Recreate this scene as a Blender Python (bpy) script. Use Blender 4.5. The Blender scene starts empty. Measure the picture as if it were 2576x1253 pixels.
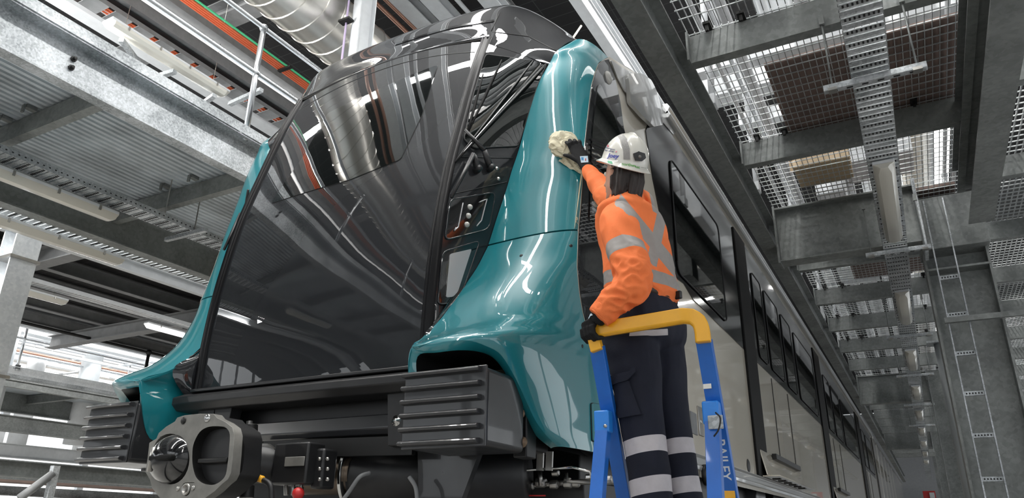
import bpy, bmesh, math, random
from mathutils import Vector, Matrix, noise
from mathutils.bvhtree import BVHTree
from mathutils.geometry import tessellate_polygon
random.seed(7)
V = Vector
SC = bpy.context.scene
COL = SC.collection
# ---------------------------------------------------------------- camera
# world: X across the train (0 = train centre), Y along the train away from the camera, Z up (0 = eye level)
FLOOR = -1.3
CAM = V((2.95, 0.0, 0.0))
RM = ((0.8783459, 0.4777864, 0.0151184), (0.1612289, -0.3258746, 0.9315637), (0.4500152, -0.8157977, -0.3632636))
FPX = 1828.18
cd = bpy.data.cameras.new('camera'); cam = bpy.data.objects.new('camera', cd); COL.objects.link(cam)
cd.sensor_fit = 'HORIZONTAL'; cd.sensor_width = 36.0; cd.lens = FPX / 2576 * 36.0
cd.clip_start = 0.05; cd.clip_end = 400
m3 = Matrix((RM[0], RM[1], RM[2])).transposed()
cam.matrix_world = Matrix.Translation(CAM) @ m3.to_4x4()
SC.camera = cam
# ---------------------------------------------------------------- world, light, exposure
w = bpy.data.worlds.new('world'); SC.world = w; w.use_nodes = True
wn = w.node_tree.nodes; wl = w.node_tree.links
bg = wn['Background']
bg.inputs[0].default_value = (0.93, 0.97, 1.0, 1); bg.inputs[1].default_value = 1.15
SC.view_settings.view_transform = 'Standard'
SC.view_settings.look = 'None'
SC.view_settings.gamma = 1.0
SC.view_settings.exposure = 0.55
SC.view_settings.use_curve_mapping = False

def area(name, loc, target, sx, sy, power, col=(1, 1, 1)):
    l = bpy.data.lights.new(name, 'AREA'); l.shape = 'RECTANGLE'; l.size = sx; l.size_y = sy
    l.energy = power; l.color = col
    o = bpy.data.objects.new(name, l); COL.objects.link(o); o.location = loc
    o.rotation_euler = (V(target) - V(loc)).to_track_quat('-Z', 'Y').to_euler()
    return o
# added strip lamps under the ceiling, standing in for daylight from above
area('roof_fill', (3.0, 6.0, 8.3), (3.0, 6.0, 0), .30, 22.0, 850, (1, 0.99, 0.96))
area('roof_fill', (-1.2, 1.0, 8.3), (-1.2, 1.5, 0), .25, 18.0, 380, (1, 0.99, 0.96))
area('roof_fill', (-5.6, 2.0, 8.3), (-5.5, 2.0, 0), .30, 20.0, 900, (1, 0.99, 0.96))
area('roof_fill', (5.6, -3.0, 8.3), (4.0, -1.0, 0), .30, 10.0, 420, (1, 0.98, 0.94))
area('bay_fill', (-5.7, 0.0, 4.5), (-5.2, 4.5, 1.2), .3, 3.0, 650, (1, 0.99, 0.96))  # added lamp, brightens the left column
area('bay_fill', (-10.5, 3.0, 3.3), (-14.3, 6.0, 3.0), .3, 3.0, 160, (1, 0.99, 0.96))  # added lamp for the far walkway channel
area('bay_fill', (-9.5, 9.0, 3.25), (-9.5, 9.0, 0), .3, 14.0, 260, (1, 0.99, 0.96))  # added lamp, lifts the floor of the next bay
area('roof_fill', (-14.5, 10.0, 8.3), (-14.5, 10.0, 0), .4, 26.0, 1500, (1, 0.99, 0.96))  # added to brighten the far hall
area('roof_fill', (-21.0, 12.0, 8.3), (-21.0, 12.0, 0), .4, 26.0, 1500, (1, 0.99, 0.96))
area('roof_fill', (3.4, 26.0, 8.3), (3.0, 26.0, 0), .30, 16.0, 420, (1, 0.99, 0.96))

# ---------------------------------------------------------------- pixel helper: a viewing ray met with a plane of the place
def ray(u, v):
    c = (u - 1288.0, 626.5 - v, -FPX)
    return V((sum(RM[k][i] * c[k] for k in range(3)) for i in range(3)))
def PX(u, v, x=None, y=None, z=None):
    d = ray(u, v)
    if x is not None: t = (x - CAM.x) / d.x
    elif y is not None: t = (y - CAM.y) / d.y
    else: t = (z - CAM.z) / d.z
    return CAM + d * t
# ---------------------------------------------------------------- materials
MATS = {}
def newmat(name):
    m = bpy.data.materials.new(name); m.use_nodes = True
    return m, m.node_tree, m.node_tree.nodes['Principled BSDF']
def mat(name, col, rough=0.5, metal=0.0, coat=0.0, var=0.0, vscale=8.0, bump=0.0, bscale=60.0, rvar=0.0, spec=0.5, emit=0.0, stretch=None, coatrough=0.03):
    if name in MATS: return MATS[name]
    m, t, b = newmat(name)
    b.inputs['Base Color'].default_value = (*col, 1); b.inputs['Roughness'].default_value = rough
    b.inputs['Metallic'].default_value = metal; b.inputs['Coat Weight'].default_value = coat
    b.inputs['Coat Roughness'].default_value = coatrough; b.inputs['Specular IOR Level'].default_value = spec
    if coat >= 1: b.inputs['Coat IOR'].default_value = 1.62
    if emit: b.inputs['Emission Color'].default_value = (*col, 1); b.inputs['Emission Strength'].default_value = emit
    N = t.nodes; L = t.links
    if var or rvar or bump:
        tc = N.new('ShaderNodeTexCoord'); mp = N.new('ShaderNodeMapping'); L.new(tc.outputs['Object'], mp.inputs[0])
        if stretch: mp.inputs['Scale'].default_value = stretch
    if var or rvar:
        nz = N.new('ShaderNodeTexNoise'); nz.inputs['Scale'].default_value = vscale; nz.inputs['Detail'].default_value = 6
        nz.inputs['Roughness'].default_value = 0.6
        L.new(mp.outputs[0], nz.inputs['Vector'])
    if var:
        cr = N.new('ShaderNodeValToRGB'); L.new(nz.outputs[0], cr.inputs[0])
        cr.color_ramp.elements[0].position = 0.32; cr.color_ramp.elements[1].position = 0.68
        cr.color_ramp.elements[0].color = (*[max(0, c * (1 - var)) for c in col], 1)
        cr.color_ramp.elements[1].color = (*[min(1, c * (1 + var)) for c in col], 1)
        L.new(cr.outputs[0], b.inputs['Base Color'])
    if rvar:
        mr = N.new('ShaderNodeMapRange'); L.new(nz.outputs[0], mr.inputs[0])
        mr.inputs[1].default_value = 0.3; mr.inputs[2].default_value = 0.7
        mr.inputs[3].default_value = max(0.02, rough - rvar); mr.inputs[4].default_value = rough + rvar
        L.new(mr.outputs[0], b.inputs['Roughness'])
    if bump:
        n2 = N.new('ShaderNodeTexNoise'); n2.inputs['Scale'].default_value = bscale; n2.inputs['Detail'].default_value = 3
        L.new(mp.outputs[0], n2.inputs['Vector'])
        bp = N.new('ShaderNodeBump'); bp.inputs['Strength'].default_value = bump; bp.inputs['Distance'].default_value = 0.01
        L.new(n2.outputs[0], bp.inputs['Height']); L.new(bp.outputs[0], b.inputs['Normal'])
        if coat: L.new(bp.outputs[0], b.inputs['Coat Normal'])
    MATS[name] = m
    return m
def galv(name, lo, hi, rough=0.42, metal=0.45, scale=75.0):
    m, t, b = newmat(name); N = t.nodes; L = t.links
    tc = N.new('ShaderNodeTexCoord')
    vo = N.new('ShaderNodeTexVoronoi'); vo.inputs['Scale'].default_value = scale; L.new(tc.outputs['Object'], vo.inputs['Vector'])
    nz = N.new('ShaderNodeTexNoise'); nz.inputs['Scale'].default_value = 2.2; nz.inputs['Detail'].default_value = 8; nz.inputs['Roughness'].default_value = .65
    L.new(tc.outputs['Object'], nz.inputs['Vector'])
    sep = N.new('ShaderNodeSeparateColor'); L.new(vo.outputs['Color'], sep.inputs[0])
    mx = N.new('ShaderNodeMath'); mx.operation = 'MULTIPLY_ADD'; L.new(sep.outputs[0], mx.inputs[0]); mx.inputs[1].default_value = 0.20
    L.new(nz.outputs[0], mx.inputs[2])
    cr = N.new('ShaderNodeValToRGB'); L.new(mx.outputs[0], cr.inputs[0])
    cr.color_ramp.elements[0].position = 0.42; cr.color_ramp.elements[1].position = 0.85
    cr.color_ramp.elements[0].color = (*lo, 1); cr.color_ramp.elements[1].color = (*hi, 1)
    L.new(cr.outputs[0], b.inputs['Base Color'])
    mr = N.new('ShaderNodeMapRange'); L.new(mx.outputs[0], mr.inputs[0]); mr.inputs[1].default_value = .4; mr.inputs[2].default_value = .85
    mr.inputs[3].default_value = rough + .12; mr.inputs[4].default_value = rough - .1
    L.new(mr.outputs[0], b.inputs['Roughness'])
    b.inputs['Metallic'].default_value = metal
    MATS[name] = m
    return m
M_TEAL = mat('teal_paint', (0.010, 0.215, 0.255), .35, coat=1.0, coatrough=.02)
M_GREY = mat('charcoal_paint', (0.013, 0.0145, 0.017), .55, bump=.02, bscale=5, coat=1.0, coatrough=.008, spec=.1)
M_BLACK = mat('black_gloss', (0.006, 0.006, 0.007), .12, coat=1.0)
M_SATIN = mat('black_satin', (0.012, 0.012, 0.013), .42, var=.3)
M_MATT = mat('black_matt', (0.008, 0.008, 0.008), .65, spec=.15)
M_BUFF = mat('charcoal_satin', (0.028, 0.029, 0.032), .33, coat=.4, rvar=.06)
M_RUB = mat('black_rubber', (0.008, 0.008, 0.009), .55)
M_GLASS = mat('tinted_glass', (0.004, 0.0055, 0.0055), .02, coat=1.0, spec=.8)
M_SBLACK = mat('band_black', (0.005, 0.005, 0.006), .10, spec=.4)
M_SGLASS = mat('side_glass', (0.004, 0.005, 0.005), .03, spec=.5)
M_CREAM = mat('cream_paint', (0.74, 0.68, 0.575), .2, coat=1.0)
M_SILV = mat('silver_paint', (0.44, 0.445, 0.44), .3, metal=.35, coat=.9)
M_CHROME = mat('polished_steel', (0.62, 0.62, 0.61), .16, metal=1.0)
M_STEEL = mat('brushed_steel', (0.42, 0.41, 0.39), .34, metal=1.0, var=.15)
M_COUP = mat('coupler_grey', (0.20, 0.195, 0.18), .5, metal=.25, var=.22, vscale=9)
M_DARKM = mat('dark_metal', (0.02, 0.02, 0.02), .4, metal=.5)
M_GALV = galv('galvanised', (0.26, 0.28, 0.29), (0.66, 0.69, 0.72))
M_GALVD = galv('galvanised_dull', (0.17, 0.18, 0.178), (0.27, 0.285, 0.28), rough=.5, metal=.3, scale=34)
M_GALVL = galv('galvanised_lit', (0.62, 0.65, 0.68), (0.86, 0.88, 0.90), rough=.45, metal=.1, scale=40)  # paler galvanised copy, light on left column and far channel put into colour
M_GALVW = galv('galvanised_wire', (0.42, 0.44, 0.45), (0.7, 0.72, 0.73), rough=.4, metal=.6)
M_PIPEG = mat('handrail_tube', (0.55, 0.57, 0.59), .25, metal=.9, var=.1)
M_WHITE = mat('white_steel', (0.62, 0.64, 0.66), .5, var=.06)
M_GREYST = mat('grey_steel', (0.20, 0.205, 0.21), .55, var=.12)
M_DECK = mat('deck_sheet', (0.55, 0.60, 0.64), .42, metal=.35, var=.3, vscale=1.4)
M_DUCT = mat('spiral_duct', (0.62, 0.60, 0.56), .3, metal=.9, var=.08, vscale=3)
M_ORANGE = mat('orange_pipe', (0.62, 0.13, 0.05), .4)
M_GREEN = mat('green_pipe', (0.08, 0.55, 0.25), .4)
M_COPPER = mat('copper_pipe', (0.48, 0.27, 0.2), .35, metal=.6)
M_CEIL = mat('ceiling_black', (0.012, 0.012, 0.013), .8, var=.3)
M_CEILG = mat('ceiling_grid', (0.035, 0.036, 0.038), .7)
M_FLOOR = mat('concrete_floor', (0.36, 0.35, 0.33), .5, var=.15, vscale=1.0, rvar=.1)
M_DIFF = mat('lamp_diffuser', (0.62, 0.60, 0.54), .25, coat=.5)
M_GLOWW = mat('white_glow', (1.0, 0.98, 0.95), .5, emit=2.2)  # also gives a glow to white surfaces that are no lamps
M_BROWN = mat('brown_board', (0.21, 0.15, 0.13), .8, var=.15, vscale=3)
M_CARD = mat('cardboard', (0.58, 0.45, 0.30), .8, var=.08)
M_WALL = mat('wall_panel', (0.35, 0.36, 0.37), .7, var=.05)
M_RED = mat('red_paint', (0.5, 0.02, 0.02), .4)
M_BLUE = mat('blue_fibreglass', (0.010, 0.13, 0.52), .38, var=.08, coat=.2)
M_YEL = mat('yellow_paint', (0.86, 0.42, 0.015), .4, var=.06, coat=.2)

# ---------------------------------------------------------------- geometry helpers
def cr_pt(p0, p1, p2, p3, t):
    return 0.5 * ((2 * p1) + (p2 - p0) * t + (2 * p0 - 5 * p1 + 4 * p2 - p3) * t * t + (3 * p1 - p0 - 3 * p2 + p3) * t ** 3)
def spline(pts, n, even=True):
    """n points on a Catmull-Rom curve through pts"""
    P = [V(p) for p in pts]
    if len(P) == 2: return [P[0].lerp(P[1], i / (n - 1)) for i in range(n)]
    Q = [2 * P[0] - P[1]] + P + [2 * P[-1] - P[-2]]
    out = []
    if not even:
        for i in range(n):
            s = i / (n - 1) * (len(P) - 1); k = min(int(s), len(P) - 2)
            out.append(cr_pt(Q[k], Q[k + 1], Q[k + 2], Q[k + 3], s - k))
        return out
    dense = []
    for k in range(len(P) - 1):
        for j in range(12): dense.append(cr_pt(Q[k], Q[k + 1], Q[k + 2], Q[k + 3], j / 12))
    dense.append(P[-1])
    L = [0]
    for a, b in zip(dense, dense[1:]): L.append(L[-1] + (b - a).length)
    j = 0
    for i in range(n):
        s = L[-1] * i / (n - 1)
        while j < len(L) - 2 and L[j + 1] < s: j += 1
        d = L[j + 1] - L[j]
        out.append(dense[j].lerp(dense[j + 1], (s - L[j]) / d if d > 1e-9 else 0))
    return out
class MB:
    def __init__(s): s.v = []; s.f = []; s.mi = []
    def add(s, vs, fs, mi=0):
        o = len(s.v); s.v += [V(p) for p in vs]; s.f += [[i + o for i in f] for f in fs]; s.mi += [mi] * len(fs); return s
    def box(s, c, d, rot=None, mi=0):
        c = V(c); h = V(d) / 2
        P = [V((x * h.x, y * h.y, z * h.z)) for x in (-1, 1) for y in (-1, 1) for z in (-1, 1)]
        if rot is not None: P = [rot @ p for p in P]
        return s.add([c + p for p in P], [(0, 1, 3, 2), (4, 6, 7, 5), (0, 4, 5, 1), (2, 3, 7, 6), (0, 2, 6, 4), (1, 5, 7, 3)], mi)
    def prism(s, prof, p0, p1, up=(0, 0, 1), mi=0, caps=True):
        """2-D profile (side, up) swept straight from p0 to p1"""
        p0 = V(p0); p1 = V(p1); d = (p1 - p0).normalized(); up = V(up)
        sd = d.cross(up).normalized(); u = sd.cross(d).normalized(); n = len(prof)
        A = [p0 + sd * a + u * b for a, b in prof]; B = [p1 + sd * a + u * b for a, b in prof]
        fs = [(i, (i + 1) % n, n + (i + 1) % n, n + i) for i in range(n)]
        s.add(A + B, fs, mi)
        if caps:
            o = len(s.v) - 2 * n
            tri = tessellate_polygon([[V((a, b, 0)) for a, b in prof]])
            for t in tri:
                s.f.append([o + t[0], o + t[1], o + t[2]]); s.mi.append(mi)
                s.f.append([o + n + t[2], o + n + t[1], o + n + t[0]]); s.mi.append(mi)
        return s
    def bar(s, p0, p1, w, h, up=(0, 0, 1), mi=0):
        return s.prism([(-w / 2, -h / 2), (w / 2, -h / 2), (w / 2, h / 2), (-w / 2, h / 2)], p0, p1, up, mi)
    def tube(s, pts, r, n=12, mi=0, caps=True):
        P = [V(p) for p in pts]; R = r if isinstance(r, (list, tuple)) else [r] * len(P)
        d0 = (P[1] - P[0]).normalized(); ref = V((0, 0, 1)) if abs(d0.z) < .9 else V((1, 0, 0))
        nrm = d0.cross(ref).normalized(); rings = []
        for i, p in enumerate(P):
            a = P[max(i - 1, 0)]; b = P[min(i + 1, len(P) - 1)]; d = (b - a).normalized()
            nrm = (nrm - d * nrm.dot(d)).normalized(); bn = d.cross(nrm)
            rings.append([p + (nrm * math.cos(t) + bn * math.sin(t)) * R[i] for t in [2 * math.pi * k / n for k in range(n)]])
        vs = [q for g in rings for q in g]; fs = []
        for i in range(len(P) - 1):
            for k in range(n): fs.append((i * n + k, i * n + (k + 1) % n, (i + 1) * n + (k + 1) % n, (i + 1) * n + k))
        if caps: fs.append(list(range(n))[::-1]); fs.append([(len(P) - 1) * n + k for k in range(n)])
        return s.add(vs, fs, mi)
    def lathe(s, prof, o, axis, n=24, mi=0):
        """prof: (radius, distance along axis)"""
        o = V(o); ax = V(axis).normalized(); ref = V((0, 0, 1)) if abs(ax.z) < .9 else V((1, 0, 0))
        a = ax.cross(ref).normalized(); b = ax.cross(a); vs = []; fs = []
        for r, h in prof:
            for k in range(n):
                t = 2 * math.pi * k / n; vs.append(o + ax * h + (a * math.cos(t) + b * math.sin(t)) * r)
        for i in range(len(prof) - 1):
            for k in range(n): fs.append((i * n + k, i * n + (k + 1) % n, (i + 1) * n + (k + 1) % n, (i + 1) * n + k))
        return s.add(vs, fs, mi)
    def cyl(s, p0, p1, r, n=16, mi=0): return s.tube([p0, p1], r, n, mi)
    def ball(s, c, r, n=12, mi=0):
        prof = [(r * math.sin(math.pi * i / 8) + 1e-5, -r * math.cos(math.pi * i / 8)) for i in range(9)]
        return s.lathe(prof, c, (0, 0, 1), n, mi)
    def grid(s, G, mi=0, flip=False):
        nu = len(G[0]); nv = len(G); fs = []
        for j in range(nv - 1):
            for i in range(nu - 1):
                f = (j * nu + i, j * nu + i + 1, (j + 1) * nu + i + 1, (j + 1) * nu + i)
                fs.append(f[::-1] if flip else f)
        return s.add([p for r in G for p in r], fs, mi)
    def mesh(s, name, mats, smooth=True):
        me = bpy.data.meshes.new(name); me.from_pydata([tuple(p) for p in s.v], [], s.f)
        for m in (mats if isinstance(mats, (list, tuple)) else [mats]): me.materials.append(m)
        for i, p in enumerate(me.polygons): p.material_index = s.mi[i]; p.use_smooth = smooth
        bm = bmesh.new(); bm.from_mesh(me); bmesh.ops.recalc_face_normals(bm, faces=bm.faces); bm.to_mesh(me); bm.free()
        me.update(); return me
    def build(s, name, mats, parent=None, smooth=False, bevel=0.0, solid=0.0, offset=-1, weld=False, seg=2, inward=None):
        me = s.mesh(name, mats, True)
        if weld:
            bm = bmesh.new(); bm.from_mesh(me); bmesh.ops.remove_doubles(bm, verts=bm.verts, dist=1e-4); bm.to_mesh(me); bm.free()
        if inward is not None:
            c = V(inward); t_ = sum((p.normal.dot(p.center - c) * p.area for p in me.polygons))
            if t_ < 0: me.flip_normals()
            offset = -1
        o = bpy.data.objects.new(name, me); COL.objects.link(o)
        if parent is not None: o.parent = parent
        if parent is not None:
            pm = Matrix.Identity(4); q = parent
            while q is not None: pm = Matrix.Translation(q.location) @ pm; q = q.parent
            # every parent here is only translated: keep child geometry where it was modelled
            o.data.transform(pm.inverted())
        if solid: md = o.modifiers.new('solid', 'SOLIDIFY'); md.thickness = solid; md.offset = offset
        if solid: md = o.modifiers.new('split', 'EDGE_SPLIT'); md.split_angle = math.radians(50)
        if bevel:
            md = o.modifiers.new('bevel', 'BEVEL'); md.width = bevel; md.segments = seg; md.limit_method = 'ANGLE'; md.angle_limit = math.radians(40)
        if not smooth or bevel:
            try: me.set_sharp_from_angle(angle=math.radians(35))
            except Exception: pass
        return o
def empty(name, loc, label=None, cat=None, group=None, kind=None):
    o = bpy.data.objects.new(name, None); COL.objects.link(o); o.location = loc; o.empty_display_size = .1
    tag(o, label, cat, group, kind); return o
def tag(o, label=None, cat=None, group=None, kind=None):
    if label: o['label'] = label
    if cat: o['category'] = cat
    if group: o['group'] = group
    if kind: o['kind'] = kind
    return o
def copy_tree(o, parent=None):
    c = o.copy(); COL.objects.link(c)
    if parent is not None: c.parent = parent
    for ch in list(o.children): copy_tree(ch, c)
    return c
ORD = ['first', 'second', 'third', 'fourth', 'fifth', 'sixth', 'seventh', 'eighth', 'ninth', 'tenth', 'eleventh', 'twelfth', 'thirteenth', 'fourteenth', 'fifteenth', 'sixteenth', 'seventeenth', 'eighteenth', 'nineteenth', 'twentieth']
def ibeam(w, h, tf=.016, tw=.012):
    return [(-w/2, -h/2), (w/2, -h/2), (w/2, -h/2+tf), (tw/2, -h/2+tf), (tw/2, h/2-tf), (w/2, h/2-tf), (w/2, h/2), (-w/2, h/2), (-w/2, h/2-tf), (-tw/2, h/2-tf), (-tw/2, -h/2+tf), (-w/2, -h/2+tf)]
def channel(w, h, t=.012, side=1):
    """web on one side, flanges pointing to the other; side=+1 opens to +side"""
    P = [(0, -h/2), (w, -h/2), (w, -h/2+t), (t, -h/2+t), (t, h/2-t), (w, h/2-t), (w, h/2), (0, h/2)]
    return [(a * side, b) for a, b in P] if side > 0 else [(-a, b) for a, b in P][::-1]
def mir(p): return V((-p[0], p[1], p[2]))
# ================================================================ TRAIN: leading carriage
train = empty('train_carriage', (0, 8, FLOOR), 'charcoal and teal nosed metro carriage with cream sides, nearest the camera', 'train')
def zi(z, T):
    for (a, ya), (b, yb) in zip(T, T[1:]):
        if z <= b: return ya + (yb - ya) * max(0, (z - a)) / (b - a)
    return T[-1][1]
_YD = spline([(0, .60, 2.945), (0, .75, 2.95), (0, 1.1, 2.955), (0, 1.46, 2.985), (0, 1.9, 3.06), (0, 2.3, 3.17), (0, 2.75, 3.305), (0, 3.05, 3.42), (0, 3.25, 3.51)], 60)
def Yd(z): return zi(z, [(p.y, p.z) for p in _YD])
def loft(rows, nu, nv, even=True):
    R = [spline(r, nu) if len(r) != nu else [V(p) for p in r] for r in rows]
    cols = [spline([r[i] for r in R], nv, even=False) for i in range(nu)]
    return [[cols[i][j] for i in range(nu)] for j in range(nv)]
def mirG(G): return [[mir(p) for p in r] for r in G]
# --- boundary curves of the right half
def P2(l): return [PX(u, v, x=x) for u, v, x in l]
E_up = P2([(1443, 102, 1.36), (1401, 128, 1.29), (1380, 163, 1.235), (1356, 208, 1.185), (1331, 284, 1.13), (1305, 377, 1.075), (1288, 428, 1.045), (1273, 479, 1.02), (1250, 548, .985), (1229, 615, .955)])
B_up = P2([(1529, 144, 1.49), (1515, 152, 1.5), (1503, 163, 1.5), (1487, 214, 1.5), (1478, 287, 1.5), (1469, 372, 1.5), (1466, 425, 1.5), (1463, 474, 1.5), (1459, 528, 1.5), (1454, 577, 1.5)])
E_lo = P2([(1228, 619, .955), (1197, 678, .925), (1162, 728, .905), (1110, 795, .895), (1063, 849, .915)]) + \
       [PX(u, v, y=y) for u, v, y in [(1036, 872, 2.66), (1088, 863, 2.655), (1171, 856, 2.68), (1226, 872, 2.74), (1261, 894, 2.80), (1295, 948, 2.89), (1323, 1007, 2.98), (1347, 1058, 3.05), (1375, 1096, 3.12), (1403, 1124, 3.22)]]
B_lo = P2([(1454, 581, 1.5), (1452, 630, 1.5), (1451, 673, 1.5), (1457, 737, 1.5), (1465, 785, 1.5), (1472, 812, 1.5), (1478, 835, 1.5), (1487, 862, 1.5), (1497, 890, 1.5), (1507, 920, 1.5), (1517, 965, 1.5), (1527, 1015, 1.5), (1534, 1062, 1.5), (1540, 1108, 1.5), (1546, 1149, 1.5)])
def bez(A, B, kx, ky, n=15):
    C = V((A.x + kx * (B.x - A.x), min(A.y, B.y) + ky, A.z + .5 * (B.z - A.z)))
    return [A * (1 - t) ** 2 + C * 2 * t * (1 - t) + B * t * t for t in [i / (n - 1) for i in range(n)]]
rows_up = [bez(a, b, .80, -.05 + .03 * (i < 2)) for i, (a, b) in enumerate(zip(E_up, B_up))]
NL = len(E_lo)
kyl = [-.05, -.04, -.02, .0, .02, .04, .04, .05, .05, .05, .05, .04, .04, .03, .0]
rows_lo = [bez(a, b, .80 + .08 * min(i / 5, 1), kyl[i]) for i, (a, b) in enumerate(zip(E_lo, B_lo))]
G_up = loft(rows_up, 15, 46); G_lo = loft(rows_lo, 15, 70)
def both(name, fn, *a, **k):
    """the right-hand piece and its mirror image on the left"""
    r = []
    for s in (1, -1):
        r.append(fn(s, name, *a, **k))
    return r
def gridpart(s, name, G, m, parent, solid=.012):
    g = G if s > 0 else mirG(G)
    mb = MB().grid(g); return mb.build(name, m, parent, smooth=True, solid=solid, inward=(0, 7, 1.8))
teal_up = both('teal_upper_panel', gridpart, G_up, M_TEAL, train)
teal_lo = both('teal_fender', gridpart, G_lo, M_TEAL, train)
# fender lip, its inner return, and the return beside the door
ridge = [r[0] for r in rows_lo[5:]]
inner = [PX(u, v, y=y) for u, v, y in [(1052, 895, 2.685), (1100, 887, 2.68), (1160, 881, 2.71), (1209, 886, 2.77), (1244, 903, 2.83), (1275, 946, 2.92), (1298, 1000, 3.00), (1322, 1056, 3.08), (1350, 1098, 3.15), (1386, 1128, 3.25)]]
ridge_s = spline([V((.96, 2.88, .41)), V((.945, 2.75, .50)), V((.94, 2.68, .66))] + ridge, 70); inner_s = spline([V((.985, 2.91, .42)), V((.975, 2.775, .51)), V((.972, 2.705, .655))] + inner, 70)
back_s = [p + V((0.0, .45, 0)) for p in inner_s]
both('arch_lip', gridpart, [ridge_s, [a.lerp(b, .5) + V((0, -.012, 0)) for a, b in zip(ridge_s, inner_s)], inner_s], M_TEAL, train, 0)
both('arch_liner', gridpart, [inner_s, back_s], M_SATIN, train, 0)
side_e = spline([E_lo[1], E_lo[2], E_lo[3], E_lo[4], ridge[0], V((.94, 2.68, .66)), V((.945, 2.75, .50)), V((.96, 2.88, .41))], 34)
both('fender_return', gridpart, [side_e, [V((p.x - .045 * max(0, min(1, (.95 - p.z) / .3)), max(p.y + .02, Yd(max(p.z, .7)) + .10 + .15 * max(0, min(1, (.9 - p.z) / .2))), p.z)) for p in side_e]], M_TEAL, train, 0)
# --- emergency door in the middle of the nose
HW = .80
def door_top(x): return 3.165 - .10 * (x / HW) ** 2
def door_pt(x, z): return V((x, Yd(z) - .045 * (1 - (x / HW) ** 2), z))
dg = []
for j in range(41):
    r = []
    for i in range(33):
        x = -HW + 2 * HW * i / 32; z0 = .745; r.append(door_pt(x, z0 + (door_top(x) - z0) * j / 40))
    dg.append(r)
door = MB().grid(dg).build('front_door', M_GREY, train, smooth=True, solid=.03, inward=(0, 7, 2))
BV = {}
def bvh(key, G):
    mb = MB().grid(G); BV[key] = BVHTree.FromPolygons([tuple(p) for p in mb.v], mb.f); return BV[key]
bvh('door', dg); bvh('up', G_up); bvh('lo', G_lo)
def hit(key, u, v, off=.003, s=1):
    d = ray(u, v).normalized(); h = BV[key].ray_cast(CAM, d)
    if h[0] is None:
        d2 = BV[key].find_nearest(CAM + d * 3.6); p, n = d2[0], d2[1]
    else: p, n = h[0], h[1]
    if n.dot(d) > 0: n = -n
    return p + n * off
def densify(poly, k=6, close=True):
    out = []; n = len(poly)
    for i in range(n if close else n - 1):
        a = poly[i]; b = poly[(i + 1) % n]
        for j in range(k): out.append((a[0] + (b[0] - a[0]) * j / k, a[1] + (b[1] - a[1]) * j / k))
    if not close: out.append(poly[-1])
    return out
def roundpoly(poly, r, k=5):
    out = []; n = len(poly)
    for i in range(n):
        p = V((*poly[i], 0)); a = V((*poly[i - 1], 0)); b = V((*poly[(i + 1) % n], 0))
        da = (a - p); db = (b - p); ra = min(r, da.length * .45); rb = min(r, db.length * .45)
        q0 = p + da.normalized() * ra; q1 = p + db.normalized() * rb
        for j in range(k + 1):
            t = j / k; q = q0 * (1 - t) ** 2 + p * 2 * t * (1 - t) + q1 * t * t; out.append((q.x, q.y))
    return out
def patch2d(poly, f, step, thick=0.0, mb=None, mi=0):
    """fill a 2-D outline with a gridded skin, each point carried onto a surface by f(a, b)"""
    bm = bmesh.new(); vs = [bm.verts.new((a, b, 0)) for a, b in poly]
    bm.faces.new(vs)
    xs = [p[0] for p in poly]; ys = [p[1] for p in poly]
    for ax, lo, hi in ((0, min(xs), max(xs)), (1, min(ys), max(ys))):
        k = int((hi - lo) / step)
        for i in range(1, k + 1):
            c = lo + (hi - lo) * i / (k + 1); co = (c, 0, 0) if ax == 0 else (0, c, 0); no = (1, 0, 0) if ax == 0 else (0, 1, 0)
            bmesh.ops.bisect_plane(bm, geom=bm.verts[:] + bm.edges[:] + bm.faces[:], plane_co=co, plane_no=no)
    bmesh.ops.triangulate(bm, faces=[f_ for f_ in bm.faces if len(f_.verts) > 4])
    bm.verts.ensure_lookup_table(); bm.verts.index_update()
    P = [f(v.co.x, v.co.y) for v in bm.verts]; F = [[v.index for v in fc.verts] for fc in bm.faces]; bm.free()
    mb = mb or MB(); mb.add(P, F, mi); return mb
def surf_patch(key, poly, name, m, parent, off=.003, step=14, thick=.004):
    return patch2d(poly, lambda a, b: hit(key, a, b, off), step).build(name, m, parent, smooth=True, solid=thick, offset=0)
def rimline(key, poly, name, m, parent, r=.004, off=.002, close=True, k=5):
    pts = [hit(key, a, b, off) for a, b in densify(poly, k, close)]
    if close: pts.append(pts[0])
    return MB().tube(pts, r, 6).build(name, m, parent, smooth=True)
# door window, panel lines: laid out in the door's own x / z
def dpatch(poly, name, m, off=.003, step=.08, thick=.004):
    return patch2d(poly, lambda a, b: door_pt(a, b) + V((0, -off, off * .3)), step).build(name, m, train, smooth=True, solid=thick, offset=0)
win = roundpoly([(-.745, 2.10), (-.50, 2.87), (.475, 2.985), (.36, 2.50), (.28, 2.20)], .05)
def wx(u, v):
    h = hit('door', u, v, 0); return (h.x, h.z)
win = [wx(u, v) for u, v in roundpoly([(681, 513), (765, 392), (826, 284), (1103, 163), (1062, 290), (1008, 402), (880, 453)], 10, 4)]
dpatch(win, 'door_window', M_GLASS, .002)
def dline(pts, name, m, r=.004, off=.0):
    return MB().tube([door_pt(a, b) + V((0, -off, 0)) for a, b in pts], r, 6).build(name, m, train, smooth=True)
dline([(a, b) for a, b in win] + [win[0]], 'window_seal', M_RUB, .0028)
dline([(x / 20 * .78, door_top(x / 20 * .78) - .085 - .03 * (x / 20) ** 2) for x in range(-20, 21)], 'door_panel_line', M_RUB, .003)
M_POST = mat('post_black', (.006, .006, .007), .30, spec=.18)
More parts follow.
